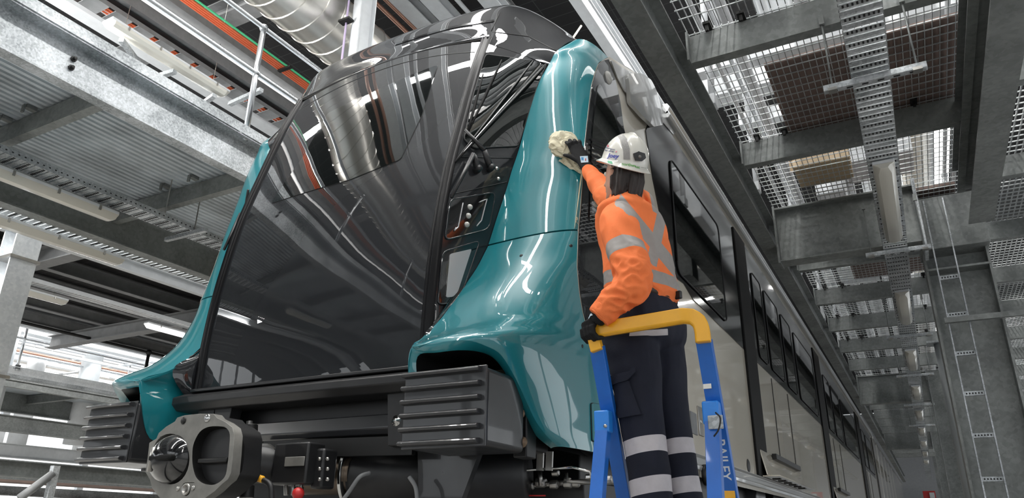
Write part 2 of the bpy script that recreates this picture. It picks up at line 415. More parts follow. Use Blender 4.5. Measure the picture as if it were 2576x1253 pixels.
# door frame: rubber seals and black posts at each side
def post_rows(x0, x1, dy0, dy1, za, zb, n=36):
    a = []; b = []
    for i in range(n):
        z = za + (zb - za) * i / (n - 1)
        a.append(V((x0, Yd(z) + dy0, z))); b.append(V((x1, Yd(z) + dy1, z)))
    return a, b
for s in (1, -1):
    A, B = post_rows(.803, .862, .0, .0, .70, 3.10)
    prof = []
    for dx, dy in ((0, .05), (0, -.012), (.010, -.018), (.018, -.004), (.026, -.018), (.036, -.020), (.044, -.004), (.060, -.010), (.060, .05)):
        prof.append([V((s * (p.x + dx), p.y + dy, p.z)) for p in A])
    MB().grid(prof).build('door_frame_post', M_POST, train, smooth=True)
MB().grid([[door_pt(x / 20 * .86 if abs(x) < 20 else s0 * .86, 0) * 0 + V((x / 20 * .86, Yd(door_top(x / 20 * .8)) + dy - .03 * (1 - (x / 20) ** 2), door_top(x / 20 * .8) + dz)) for x in range(-20, 21) for s0 in (1,)] for dy, dz in ((.03, .002), (-.006, .002), (-.004, .03), (.03, .034))]).build('door_head_trim', M_BLACK, train, smooth=True)
# --- lamp panel between the door post and the teal, both sides
C2 = lambda z: V((.86, Yd(z) + .012, z))
lp = []; LPZ = [.20, .19, .16, .11, .08, .05, .02]
for e in E_up[2:] + E_lo[1:5]:
    a = C2(e.z + LPZ[len(lp)] if len(lp) < len(LPZ) else e.z); b = e + V((0, .012, 0))
    lp.append([a, a.lerp(b, .5) + V((0, -.018, 0)), b])
lp.append([C2(.68), V((.87, 2.97, .68)), V((.885, 2.97, .68))])
G_lp = loft(lp, 9, 60)
both('lamp_panel', gridpart, G_lp, M_GREY, train, .02)
bvh('lp', G_lp); 
def mpatch(key, poly, name, m, off=.003, step=14, thick=.004, mirror=True, parent=None):
    mb = patch2d(poly, lambda a, b: hit(key, a, b, off), step)
    o = mb.build(name, m, parent or train, smooth=True, solid=thick, offset=0)
    if mirror:
        m2 = MB(); m2.v = [mir(p) for p in mb.v]; m2.f = mb.f; m2.mi = mb.mi
        m2.build(name, m, train, smooth=True, solid=thick, offset=0)
    return o
def mrim(key, poly, name, m, r=.004, off=.003, close=True, mirror=True, parent=None):
    pts = [hit(key, a, b, off) for a, b in densify(poly, 5, close)]
    if close: pts.append(pts[0])
    o = MB().tube(pts, r, 6).build(name, m, parent or train, smooth=True)
    if mirror: MB().tube([mir(p) for p in pts], r, 6).build(name, m, train, smooth=True)
    return o
mpatch('lp', roundpoly([(1222, 138), (1376, 160), (1352, 215), (1328, 290), (1303, 368), (1240, 371), (1192, 374), (1166, 352), (1190, 240)], 9), 'windscreen', M_GLASS, .005, 14, .006)
mrim('lp', roundpoly([(1222, 138), (1376, 160), (1352, 215), (1328, 290), (1303, 368), (1240, 371), (1192, 374), (1166, 352), (1190, 240)], 9), 'windscreen_seal', M_RUB, .006)
# panel seams and the two lamp units
mrim('lp', [(1133, 490), (1275, 458)], 'panel_seam', M_RUB, .0035, .001, False)
mrim('lp', [(1152, 395), (1290, 398)], 'panel_seam', M_RUB, .003, .001, False)
for nm, outl in (('upper_lamp_unit', [(1131, 503), (1246, 484), (1228, 577), (1118, 605)]), ('lower_lamp_unit', [(1112, 634), (1206, 606), (1158, 745), (1143, 762), (1100, 768)])):
    o = mpatch('lp', roundpoly(outl, 16), nm, M_BLACK, .004, 14, .006)
    mrim('lp', roundpoly(outl, 16), 'lamp_rim', M_GREY, .005, .005, True, True, o)
M_LENS = mat('clear_lens', (0.40, 0.40, 0.41), .18, coat=.8)
M_BULB = mat('lamp_bulb', (0.5, 0.49, 0.46), .2, coat=.6)
mpatch('lp', roundpoly([(1129, 640), (1183, 627), (1148, 735), (1136, 748), (1119, 750)], 5), 'lower_lamp_lens', M_LENS, .010, 10, .004)
for u, v in ((1180, 522), (1176, 544), (1172, 566)):
    p = hit('lp', u, v, .012); n = (hit('lp', u, v, .02) - hit('lp', u, v, .0)).normalized()
    for s in (1, -1):
        q = p if s > 0 else mir(p); nn = n if s > 0 else mir(n)
        MB().lathe([(.0001, .012), (.008, .010), (.015, .004), (.017, -.004)], q, nn, 14).build('lamp_bulb', M_BULB, train, smooth=True)
for pl in ([(1162, 512), (1150, 572), (1140, 582), (1144, 574)], [(1203, 510), (1222, 502), (1208, 556), (1196, 570)]):
    mrim('lp', pl, 'lamp_light_guide', M_LENS, .0035, .011, False)
for u, v in ((1250, 424), (1254, 450)):
    p = hit('lp', u, v, .004); n = (hit('lp', u, v, .02) - hit('lp', u, v, 0)).normalized()
    MB().lathe([(.0001, .004), (.005, .004), (.0055, 0), (.011, .001), (.012, -.003)], p, n, 14).build('panel_bolt', M_STEEL, train, smooth=True)
# wipers: arms, blades and pivots on the lamp panel
def wiper(piv, mid, tip, blade, side=1):
    f = lambda u, v, o: hit('lp', u, v, o) if side > 0 else mir(hit('lp', u, v, o))
    piv3 = f(*piv, .02); mid3 = f(*mid, .055); tip3 = f(*tip, .04)
    o = MB().tube([piv3, piv3.lerp(mid3, .3) + (mid3 - piv3) * 0 , mid3], [.021, .022, .016], 8).tube([mid3, mid3.lerp(tip3, .5), tip3], [.016, .012, .009], 8).build('wiper_arm', M_SATIN, train, smooth=True)
    MB().lathe([(.0001, .03), (.018, .028), (.022, .0), (.02, -.03)], piv3, (f(*piv, .05) - f(*piv, 0)).normalized(), 16).build('wiper_pivot', M_SATIN, o, smooth=True)
    a = f(*blade[0], .014); b = f(*blade[1], .014)
    mb = MB().tube([a, a.lerp(b, .25), a.lerp(b, .5), a.lerp(b, .75), b], [.004, .007, .009, .007, .004], 8)
    mb.build('wiper_blade', M_MATT, o, smooth=True)
for s in (1, -1):
    wiper((1197, 430), (1180, 400), (1132, 340), ((1172, 345), (1215, 190)), s)
    wiper((1229, 426), (1207, 390), (1163, 336), ((1176, 336), (1262, 155)), s)
# --- teal details: seam shadow line, holes, hatch with a key lock
for u, v in ((1311, 643), (1436, 618), (1465, 871)):
    p = hit('lo', u, v, .0015); n = (hit('lo', u, v, .02) - hit('lo', u, v, 0)).normalized()
    MB().lathe([(.0001, .0005), (.0085, .0005), (.010, -.002)], p, n, 16).build('fender_hole', M_RUB, train, smooth=True)
# --- cab roof dome
tm = E_up[0].lerp(B_up[0], .5) + V((.02, 0, .015))
dome = [
    [V((0, Yd(3.165) + .015 - .045, 3.19)), V((.45, Yd(3.165) - .0, 3.175)), V((.80, Yd(3.08) + .012, 3.085)), G_lp[0][0] + V((0, 0, .004)), G_lp[0][4] + V((0, 0.002, .004)), E_up[2]],
    [V((0, 3.50, 3.37)), V((.45, 3.51, 3.355)), V((.80, 3.52, 3.30)), V((.93, 3.54, 3.25)), V((1.13, 3.60, 3.09)), E_up[1]],
    [V((0, 3.62, 3.56)), V((.45, 3.625, 3.55)), V((.82, 3.625, 3.50)), V((.96, 3.65, 3.43)), V((1.19, 3.72, 3.21)), E_up[0]],
    [V((0, 3.90, 3.70)), V((.45, 3.90, 3.69)), V((.85, 3.88, 3.64)), V((1.02, 3.89, 3.53)), V((1.25, 3.88, 3.26)), tm],
    [V((0, 4.4, 3.76)), V((.45, 4.4, 3.75)), V((.9, 4.3, 3.71)), V((1.1, 4.25, 3.56)), V((1.34, 4.1, 3.24)), B_up[0]],
    [V((0, 5.0, 3.78)), V((.45, 5.0, 3.77)), V((.9, 4.9, 3.74)), V((1.15, 4.8, 3.62)), V((1.38, 4.7, 3.40)), V((1.5, 4.54, 3.28))],
    [V((0, 5.6, 3.78)), V((.45, 5.6, 3.77)), V((.9, 5.5, 3.74)), V((1.15, 5.4, 3.64)), V((1.38, 5.3, 3.47)), V((1.5, 5.1, 3.36))]]
G_dome = loft(dome, 25, 48)
both('cab_roof', gridpart, G_dome, M_GREY, train, .01)
bvh('dome', G_dome)
for pl in ([(1236, 78), (1258, 30)], [(1238, 80), (1330, 92), (1400, 128)]):
    mrim('dome', pl, 'roof_seam', M_RUB, .003, .001, False)
MB().grid([spline([G_dome[j][i] + V((0, -.004, .004)) for i in range(0, 15, 2)], 20) for j in (7, 8)]).build('roof_grab_strip', M_BLACK, train, smooth=True)
# --- side walls
YE = 28.6
def side_poly(YE=YE):
    pts = [(p.y, p.z) for p in B_lo[::-1]] + [(p.y, p.z) for p in B_up[::-1]]
    pts += [(4.54, 3.28), (4.8, 3.335), (5.1, 3.36), (5.6, 3.37), (YE, 3.37), (YE, .52)]
    return pts
def sx(s, off): return lambda a, b: V((s * (1.5 + off), a, b))
for s in (1, -1):
    patch2d(side_poly(), sx(s, 0), 1.0).build('side_wall', M_CREAM, train, solid=.004, offset=0)
M_GUT = mat('bright_gutter', (.72, .73, .74), .25, metal=.6)
# roof over the rest of the carriage and silver cantrail gutter
rf = [[V((x, y, 3.69 - .0 * x)) if abs(x) < .01 else V((x, y, z)) for x, z in ((-1.5, 3.36), (-1.4, 3.49), (-1.15, 3.61), (-.9, 3.65), (0, 3.69), (.9, 3.65), (1.15, 3.61), (1.4, 3.49), (1.5, 3.36))] for y in (5.2, YE)]
MB().grid(rf).build('roof_skin', M_SILV, train, smooth=True)
MB().prism([(-.02, -.07), (.035, -.07), (.055, -.04), (.035, .0), (.055, .03), (.03, .07), (-.03, .08)], (1.5, 5.25, 3.34), (1.5, YE, 3.34)).build('gutter_rail', M_GUT, train, smooth=True, bevel=.006)
# silver eyebrow fairing over the cab side door
sy = lambda u, v: ((lambda p: (p.y, p.z))(PX(u, v, x=1.5)))
def spatch(px, name, m, off, rad=.03, thick=.008, smooth=True, parent=None, yz=False):
    poly = px if yz else [sy(u, v) for u, v in px]
    if rad: poly = roundpoly(poly, rad)
    return patch2d(poly, sx(1, off), .5).build(name, m, parent or train, smooth=False, solid=thick, offset=0, bevel=0)
spatch([(1531, 152), (1561, 172), (1600, 190), (1650, 245), (1700, 325), (1690, 340), (1640, 282), (1600, 255), (1567, 232), (1548, 196)], 'eyebrow_fairing', M_SILV, .012, .02)
fe = [(1563, 190), (1590, 192), (1618, 208), (1640, 240), (1651, 285), (1650, 318), (1621, 324), (1597, 298), (1572, 262)]
mbf = patch2d(roundpoly([sy(u, v) for u, v in fe], .03), sx(1, .02), .03)
cx = sum(p.y for p in mbf.v) / len(mbf.v); cz = sum(p.z for p in mbf.v) / len(mbf.v)
for p in mbf.v: p.x += .05 * max(0, 1 - ((p.y - cx) / .5) ** 2 - ((p.z - cz) / .42) ** 2)
mbf.build('side_camera_fairing', M_SILV, train, smooth=True, solid=.03, offset=0)
# black cab door (lens shaped) with window, grille and marker lamp
Bcur = [(p.y + .004, p.z) for p in (B_up[1:] + B_lo[1:6])]
lens = Bcur + [sy(1500, 850), sy(1600, 870), sy(1640, 700), sy(1613, 480), sy(1585, 390), sy(1567, 322), sy(1559, 262), sy(1549, 212), sy(1540, 178), sy(1529, 150)]
mk = patch2d(lens, sx(1, .004), .3).build('cab_side_door', M_GREY, train, solid=.006, offset=0)
spatch([(1499, 216), (1507, 212), (1540, 290), (1570, 380), (1590, 440), (1600, 560), (1478, 560), (1481, 450), (1486, 330)], 'cab_side_window', M_GLASS, .010, .04, .006, parent=mk)
for i in range(5):
    a = PX(1487, 350 + i * 13, x=1.515); b = PX(1518, 362 + i * 13, x=1.515); MB().bar(a, b, .012, .008, (1, 0, 0)).build('grille_bar', M_DARKM, mk)
pm = PX(1527, 196, x=1.50); MB().lathe([(.0001, .03), (.030, .028), (.045, .014), (.050, 0)], pm, (1, 0, 0), 20).build('marker_lamp', M_BULB, train, smooth=True)
# black window band, with its rounded leading end, and the body-side windows
PIL = [7.92, 14.25, 22.5]
def ln(u, v): return sy(u, v)[0]
zb = 1.80; zt = 3.19
band = [sy(1622, 330), sy(1640, 450), sy(1662, 560), sy(1685, 690), (5.45, zb + .06), (5.7, zb), (YE - 1.2, zb), (YE - 1.2, zt), (sy(1622, 330)[0] + .25, zt)]
band = [(a, min(b, zt)) for a, b in band]
patch2d(band, sx(1, .006), 1.0).build('window_band', M_SBLACK, train, solid=.008, offset=0)
def window(y0, y1, z0=1.90, z1=2.92, slope=.0):
    poly = roundpoly([(y0, z0), (y1, z0), (y1, z1), (y0 + slope, z1)], .09)
    o = patch2d(poly, sx(1, .014), 1.0).build('side_window', M_SGLASS, train, solid=.006, offset=0)
    pts = [sx(1, .018)(a, b) for a, b in poly]; MB().tube(pts + [pts[0]], .0065, 6).build('window_frame', M_RUB, o, smooth=True)
window(5.27, 6.88, 1.90, 2.90)
for y0, y1 in ((8.45, 9.0), (9.2, 10.15), (10.4, 11.2), (11.5, 13.5), (15.0, 15.9), (16.2, 17.6), (18.0, 21.4), (23.4, 24.5), (24.9, 27.2)):
    window(y0, y1)
for y, wp in zip(PIL, (.56, .80, 1.1)):
    MB().box((1.508, y, (zt + .54) / 2), (.035, wp, zt - .54)).build('door_pillar', M_MATT, train, bevel=.01)
    for dy in (1.2, 2.35):
        MB().box((1.5045, y + dy, 1.16), (.010, .014, 1.22)).build('door_leaf_seam', M_RUB, train)
MB().box((1.508, YE - .35, 1.9), (.03, .1, 2.6)).build('door_pillar', M_SATIN, train)
# floor sill, lower skirt
MB().prism([(-.05, -.06), (.025, -.06), (.03, -.03), (.012, -.02), (.012, .03), (.03, .05), (-.05, .06)], (1.5, 3.95, .50), (1.5, YE, .50)).build('sill_rail', M_SILV, train, bevel=.004)
# step brackets outside the passenger doors
for y in PIL[:3]:
    b = MB().box((1.60, y + 1.15, .56), (.18, 2.5, .012)).prism([(0, 0), (.012, 0), (-.04, .25), (-.052, .25)], (1.565, y - .1, .57), (1.565, y + 2.4, .57)).build('door_step', M_CREAM, train, bevel=.004)
    MB().box((1.555, y + 1.35, .80), (.05, 1.7, .06)).build('step_rubber', M_RUB, b, bevel=.006)
    for i in range(6):
        MB().box((1.60, y + .25 + i * .34, .552), (.08, .07 + .05 * (i % 2), .01)).build('step_slot', M_RUB, b)
# grey shoe brackets low on the cream side beside the ladder
ob = PX(1745, 1065, x=1.505); MB().box(ob, (.012, .16, .16)).build('jacking_plate', M_GREYST, train, bevel=.004)
ob = PX(1762, 1060, x=1.507); MB().box(ob, (.012, .12, .22)).lathe([(.0001, .012), (.02, .01), (.026, 0)], ob, (1, 0, 0), 12).build('jacking_plate', M_STEEL, train, bevel=.004)
ob = PX(1883, 1172, x=1.505); MB().lathe([(.0001, .006), (.05, .006), (.062, .0)], ob, (1, 0, 0), 20).build('vent_hole', M_RUB, train, smooth=True)
# hatch on the teal fender
spx = roundpoly([(1485, 1014), (1519, 1020), (1522, 1112), (1488, 1110)], 6)
hh = mpatch('lo', spx, 'fender_hatch', M_TEAL, .006, 14, .006, mirror=False)
mrim('lo', spx, 'hatch_gap', M_RUB, .0035, .002, mirror=False, parent=hh)
p = hit('lo', 1503, 1042, .008); n = (hit('lo', 1503, 1042, .02) - hit('lo', 1503, 1042, 0)).normalized()
MB().lathe([(.0001, .006), (.012, .006), (.013, .0), (.018, .002), (.02, -.004)], p, n, 16).build('hatch_lock', M_STEEL, hh, smooth=True)

# --- underframe seen from the front
def tp(mb, name, m, parent=None, **k): return mb.build(name, m, parent or train, **k)
tp(MB().prism([(-.10, -.055), (.06, -.055), (.10, -.02), (.10, .02), (.03, .05), (-.10, .05)], (-.885, 2.93, .69), (.885, 2.93, .69)), 'door_threshold', M_SATIN, bevel=.006)
tp(MB().bar((-.80, 2.90, .752), (.80, 2.90, .752), .05, .02), 'threshold_strip', M_SATIN, bevel=.005)
tp(MB().box((0, 3.10, .56), (1.76, .10, .18)), 'headstock_beam', M_SATIN, bevel=.008)
tp(MB().prism([(-.07, -.05), (.05, -.05), (.07, -.02), (.05, .05), (-.07, .05)], (-.6, 3.02, .50), (.75, 3.02, .50)), 'headstock_rail', M_BUFF, bevel=.006)
tp(MB().box((0, 3.5, .40), (1.76, .7, .16)), 'underframe_box', M_SATIN, bevel=.01)
tp(MB().box((0, 6.2, .30), (2.6, 4.8, .40)), 'underframe_box', M_SATIN, bevel=.01)
tp(MB().box((0, 18, .25), (2.3, 19, .45)), 'underframe_box', M_SATIN, bevel=.01)
tp(MB().bar((-.2, 2.95, .40), (.8, 2.95, .385), .03, .09), 'lower_shelf', M_DARKM)
for x in (-.66, -.52, .72, .84):
    br = tp(MB().prism([(-.04, -.16), (.04, -.16), (.07, .12), (-.07, .12)], (x, 2.90, .54), (x, 2.98, .54)), 'bracket', M_SATIN, bevel=.005)
    MB().lathe([(.0001, .012), (.012, .012), (.012, .004), (.026, .003), (.027, 0)], (x, 2.90, .50), (0, -1, 0), 16).build('washer_bolt', M_CHROME, br, smooth=True)
M_BOLT = mat('bronze_bolt', (.22, .16, .11), .4, metal=.7)
# anti-climb buffers
for s in (1, -1):
    x = 1.158 * s; zc = .50; w = .42; h = .335; yf = 2.64
    b = tp(MB().box((x, yf + .20, zc), (w, .36, h)), 'anti_climb_buffer', M_BUFF, bevel=.025, seg=3)
    MB().box((x, yf + .02, zc), (w + .008, .012, h + .006)).build('buffer_plate', M_BUFF, b, bevel=.004)
    for i in range(6):
        z = zc - h / 2 + .02 + i * (h - .035) / 5
        MB().prism([(-.024, -.014), (.014, -.010), (.022, 0), (.014, .010), (-.024, .014)], (x - w / 2 - .004, yf, z), (x + w / 2 - .02, yf, z)).build('buffer_rib', M_BUFF, b, bevel=.003)
    MB().box((x, 3.15, .50), (.34, .4, .28)).build('buffer_mount', M_SATIN, b, bevel=.01)
    pb_ = [PX(1312, 1112, y=3.0), PX(1306, 1040, y=3.0)]
    MB().box((s * (pb_[0].x - .035), 3.10, .47), (.07, .10, .30)).build('buffer_bracket', M_SATIN, b, bevel=.006)
    for q in pb_:
        MB().lathe([(.0001, .014), (.014, .012), (.015, .005), (.024, .004), (.025, 0)], (s * q.x, 3.01, q.z), (0, -1, 0), 14).build('buffer_bolt', M_BOLT, b, smooth=True)
# --- coupler
cp = empty('coupler', (0, 2.33, .30)); cp.parent = train; cp.location = V((0, 2.33, .30)) - train.location
def cpx(z8, y=2.33):
    return PX(350 + z8[0] / 3.68, 1000 + z8[1] / 3.68, y=y)
outl = [(330, 222), (352, 186), (420, 165), (560, 150), (690, 152), (722, 190), (800, 228), (862, 275), (880, 345), (868, 520), (850, 700), (820, 760), (770, 800), (700, 868), (600, 940), (480, 985), (300, 985), (190, 930), (120, 840), (98, 760), (58, 690), (78, 560), (94, 420), (160, 380), (180, 330), (250, 270)]
L_c = (288, 570); L_r = (176, 235); R_c = (680, 560); 
def oval(c, r, n=28): return [(c[0] + r[0] * math.cos(2 * math.pi * k / n), c[1] + r[1] * math.sin(2 * math.pi * k / n)) for k in range(n)]
rh = roundpoly([(560, 310), (650, 265), (800, 270), (842, 330), (825, 560), (800, 740), (700, 815), (590, 800), (520, 740), (490, 610), (495, 440)], 60, 4)
holes = [oval(L_c, L_r), rh, oval((432, 850), (42, 62), 18)]
def plate(outer, holes, y, th, name, m, parent):
    loops = [[cpx(p, y) for p in outer]] + [[cpx(p, y) for p in h] for h in holes]
    tri = tessellate_polygon([[V((p.x, p.z, 0)) for p in l] for l in loops]); flat = [p for l in loops for p in l]; n = len(flat)
    fs = [tuple(t) for t in tri] + [tuple(n + i for i in t[::-1]) for t in tri]; o = 0
    for l in loops:
        k = len(l)
        for i in range(k): fs.append((o + i, o + (i + 1) % k, n + o + (i + 1) % k, n + o + i))
        o += k
    return MB().add(flat + [p + V((0, th, 0)) for p in flat], fs).build(name, m, parent, bevel=.004)
plate(outl, holes, 2.33, .05, 'coupler_face', M_COUP, cp)
big = [((a - 470) * .97 + 470, (b - 560) * .97 + 560) for a, b in outl]
plate(big, [], 2.375, .18, 'coupler_head', M_SATIN, cp)
a, b = cpx(L_c), cpx((L_c[0] + L_r[0], L_c[1])); rx = (b - a).length; rz = (cpx((L_c[0], L_c[1] - L_r[1])) - a).length
cone = MB()
G = []
for j in range(9):
    t = j / 8; r = math.cos(t * math.pi / 2); h = math.sin(t * math.pi / 2) * .10
    G.append([V((a.x + (rx - .004) * r * math.cos(q) - .02 * t, a.y + .03 - h, a.z + (rz - .004) * r * math.sin(q))) for q in [2 * math.pi * k / 32 for k in range(33)]])
cone.grid(G); cone.build('coupler_cone', M_BLACK, cp, smooth=True)
MB().box((a.x + .01, a.y - .045, a.z), (.15, .05, .030)).build('cone_slot', M_MATT, cp, bevel=.01)
MB().cyl((a.x - .055, a.y - .055, a.z - .06), (a.x - .055, a.y - .055, a.z + .05), .013).build('cone_pin', M_STEEL, cp, smooth=True)
# cup: a hollow bowl behind the right hole
c = cpx((665, 560)); ring = [cpx(p) for p in rh]; G = []
for j in range(8):
    t = j / 7; G.append([V((c.x + (p.x - c.x) * (1 - .75 * t ** 2), p.y + .19 * t, c.z + (p.z - c.z) * (1 - .75 * t ** 2))) for p in ring + [ring[0]]])
MB().grid(G).build('coupler_cup', M_MATT, cp, smooth=True)
MB().box((c.x, 2.36, c.z - .01), (.19, .05, .022)).build('cup_bar', M_DARKM, cp, bevel=.006)
for (q, r, mm) in (((632, 192), .019, M_CHROME), ((412, 215), .017, M_DARKM), ((362, 845), .011, M_STEEL), ((502, 838), .011, M_STEEL)):
    MB().lathe([(.0001, .006), (r * .8, .006), (r, .003), (r, -.002)], cpx(q, 2.33), (0, -1, 0), 18).build('face_plug', mm, cp, smooth=True)
h = cpx((432, 850)); MB().lathe([(.017, .05), (.017, -.004), (.024, -.006), (.027, .0), (.027, .02)], h, (0, 1, 0), 20).build('face_ring', M_STEEL, cp, smooth=True)
# coupler shank, hoses, electric box, drum
sh = [MB().cyl((0, 2.5, .30), (.0, 3.6, .30), .09, 20).build('shank', M_SATIN, cp, smooth=True)]
def PY(u, v, y): return PX(u, v, y=y)
x0 = PY(628, 1060, 2.62); x1 = PY(618, 1253, 2.62)
MB().cyl(x0, x1, .016, 12).build('release_rod', M_DARKM, cp, smooth=True)
MB().cyl(PY(630, 1070, 2.62), PY(629, 1108, 2.62), .036, 16).cyl(PY(626, 1108, 2.62), PY(626, 1120, 2.62), .05, 16).build('release_bearing', M_DARKM, cp, smooth=True, bevel=.003)
MB().cyl(PY(622, 1222, 2.62), PY(620, 1253, 2.62), .034, 16).build('release_bearing', M_DARKM, cp, smooth=True, bevel=.003)
MB().lathe([(.018, 0), (.020, .04), (.020, .055), (.026, .06), (.026, .09)], PY(625, 1160, 2.62), (0, 0, 1), 14).build('release_collar', M_STEEL, cp, smooth=True)
g = MB().add([PY(u, v, 2.8) for u, v in ((640, 1117), (680, 1117), (697, 1130), (688, 1212), (660, 1205), (662, 1137), (650, 1130), (638, 1130))], [(0, 1, 2, 5, 6, 7), (2, 3, 4, 5)]).build('side_plate', M_STEEL, cp, solid=.02)
eb = MB().box((PY(750, 1168, 2.8)), (.23, .12, .20)).build('electric_box', M_SATIN, cp, bevel=.01)
MB().box(PY(741, 1161, 2.735), (.13, .006, .045)).build('type_plate', M_COUP, eb, bevel=.003)
for i, u in enumerate((735, 747, 761)): MB().cyl(PY(u, 1134, 2.8), PY(u, 1119, 2.8), .010).build('box_fitting', M_CHROME, eb, smooth=True, bevel=.003)
for u in (738, 758, 720): MB().cyl(PY(u, 1203, 2.8), PY(u - 1, 1228, 2.8), .010).cyl(PY(u, 1226, 2.8), PY(u, 1246, 2.8), .013, 6).build('hose_fitting', M_STEEL, eb, bevel=.002)
MB().box(PY(815, 1180, 2.85), (.075, .10, .19)).build('junction_box', M_SATIN, cp, bevel=.012)
for v in (1155, 1180, 1206): MB().lathe([(.0001, .01), (.008, .01), (.009, 0)], PY(805, v, 2.79), (0, -1, 0), 10).lathe([(.0001, .01), (.008, .01), (.009, 0)], PY(825, v, 2.79), (0, -1, 0), 10).build('box_bolt', M_STEEL, cp, smooth=True)
dr = MB().lathe([(.0001, -.02), (.125, -.02), (.125, .0), (.125, .9), (.0001, .9)], PY(905, 1200, 3.1), (.97, .25, 0), 32).build('draft_gear_tube', M_SATIN, train, smooth=True)
MB().lathe([(.10, -.28), (.10, .0)], PY(895, 1195, 3.07), (.97, .25, 0), 32).build('draft_gear_sleeve', mat('bronze_sleeve', (.14, .11, .085), .35, metal=.8, var=.2), dr, smooth=True)
MB().lathe([(.10, -.022), (.158, -.022), (.158, -.006), (.10, -.006)], PY(893, 1196, 3.08), (.97, .25, 0), 40).build('draft_gear_flange', M_CHROME, dr, smooth=True, bevel=.002)
def hose(pts, r, name, m, parent=None, n=10): return MB().tube(spline(pts, 24), r, n).build(name, m, parent or train, smooth=True)
hose([PY(645, 1207, 2.6), PY(668, 1210, 2.6)], .012, 'hose_nozzle', M_STEEL, cp)
hose([PY(645, 1203, 2.62), PY(662, 1208, 2.6), PY(680, 1222, 2.6), PY(683, 1260, 2.6)], .014, 'air_hose', M_RUB, cp)
hose([PY(640, 1200, 2.6), PY(660, 1206, 2.59)], .0165, 'hose_sleeve', M_YEL, cp)
hose([PY(930, 1190, 2.95), PY(905, 1200, 2.9), PY(880, 1235, 2.9), PY(860, 1262, 2.9)], .010, 'braided_cable', M_GREYST)
hose([PY(1030, 1200, 2.95), PY(1045, 1225, 2.95), PY(1050, 1262, 2.95)], .010, 'braided_cable', M_GREYST)
MB().ball(PY(750, 1242, 2.75), .03).build('valve_handle', M_RED, cp, smooth=True)
# grey deflector behind the right buffer, pipework under the fender
dfl = [PY(u, v, 3.1) for u, v in ((1062, 1135), (1215, 1142), (1170, 1262), (1065, 1262))]
MB().add(dfl, [(0, 1, 2, 3)]).build('obstacle_deflector', M_BUFF, train, solid=.04)
dfl = [PY(u, v, 3.35) for u, v in ((1180, 1150), (1275, 1150), (1235, 1262), (1160, 1262))]
MB().add(dfl, [(0, 1, 2, 3)]).build('obstacle_deflector', M_GREY, train, solid=.04)
fr = MB().tube([PY(u, v, 3.3) for u, v in ((1229, 1150), (1229, 1187), (1352, 1181), (1352, 1140))], .006, 8).tube([PY(u, v, 3.3) for u, v in ((1385, 1140), (1384, 1179), (1440, 1176), (1485, 1187), (1487, 1205))], .006, 8).tube([PY(1256, 1150, 3.3), PY(1256, 1188, 3.3)], .006, 8)
fr.tube([PY(1352, 1181, 3.3), PY(1440, 1176, 3.3)], .006, 8); fr.build('pipe_bracket', M_CHROME, train, smooth=True)
for u in (1360, 1383): MB().bar(PY(u, 1136, 3.3), PY(u - 2, 1184, 3.3), .035, .012, (0, 1, 0)).build('bracket_strap', M_STEEL, train)
pm_ = MB().tube([PY(u, v, 3.45) for u, v in ((1265, 1222), (1330, 1222), (1400, 1216), (1480, 1212), (1550, 1206))], .014, 10).tube([PY(u, v, 3.4) for u, v in ((1425, 1190), (1428, 1212), (1500, 1214))], .008, 8).tube([PY(u, v, 3.4) for u, v in ((1358, 1186), (1360, 1222))], .012, 8)
pm_.build('air_pipe', M_STEEL, train, smooth=True)
for u, v, r in ((1290, 1221, .024), (1312, 1214, .032), (1335, 1221, .022), (1362, 1214, .026), (1395, 1219, .022), (1428, 1208, .016), (1430, 1217, .022), (1450, 1217, .018), (1530, 1208, .022), (1398, 1190, .018)):
    MB().lathe([(.0001, -r), (r, -r), (r, r * .6), (r * .7, r), (.0001, r)], PY(u, v, 3.42), (1, .1, 0), 8).build('pipe_fitting', M_STEEL, train, bevel=.002)
MB().box(PY(1500, 1200, 3.4), (.10, .05, .022)).build('steel_tag', M_CHROME, train, bevel=.006)
MB().tube([PY(u, v, 3.35) for u, v in ((1290, 1242), (1315, 1240), (1330, 1247), (1372, 1247))], .004, 6).build('valve_lever', M_RED, train, smooth=True)
MB().box((.75, 3.75, .19), (1.4, .5, .12)).build('equipment_case', M_SATIN, train, bevel=.01)
MB().box((0, 4.0, .0), (1.5, .4, .4)).build('equipment_case', M_SATIN, train, bevel=.01)
# bogie and equipment hanging under the cream side
for y0 in (5.4, 24.0):
    bg_ = MB().box((1.1, y0, .02), (.12, 3.0, .26)).build('bogie_frame', M_SATIN, train, bevel=.03)
    for dy in (-1.15, 1.15):
        for xx in (.75, -.75):
            MB().lathe([(.0001, -.065), (.42, -.065), (.46, -.05), (.46, .04), (.42, .065), (.0001, .065)], (xx, y0 + dy, -.56), (1, 0, 0), 36).build('wheel', M_DARKM, bg_, smooth=True)
for y, wy in ((8.3, .5), (9.4, .8), (10.9, 1.2), (12.7, 1.4), (15.2, 1.8), (17.8, 2.2)):
    MB().box((1.25, y, .34), (.3, wy, .24)).build('equipment_case', M_SATIN if int(y) % 2 else M_BUFF, train, bevel=.012)
MB().lathe([(.05, .0), (.075, 0), (.075, .03), (.05, .03)], PX(1771, 1195, x=1.52), (1, 0, 0), 20).build('lifting_eye', M_DARKM, train, smooth=True)
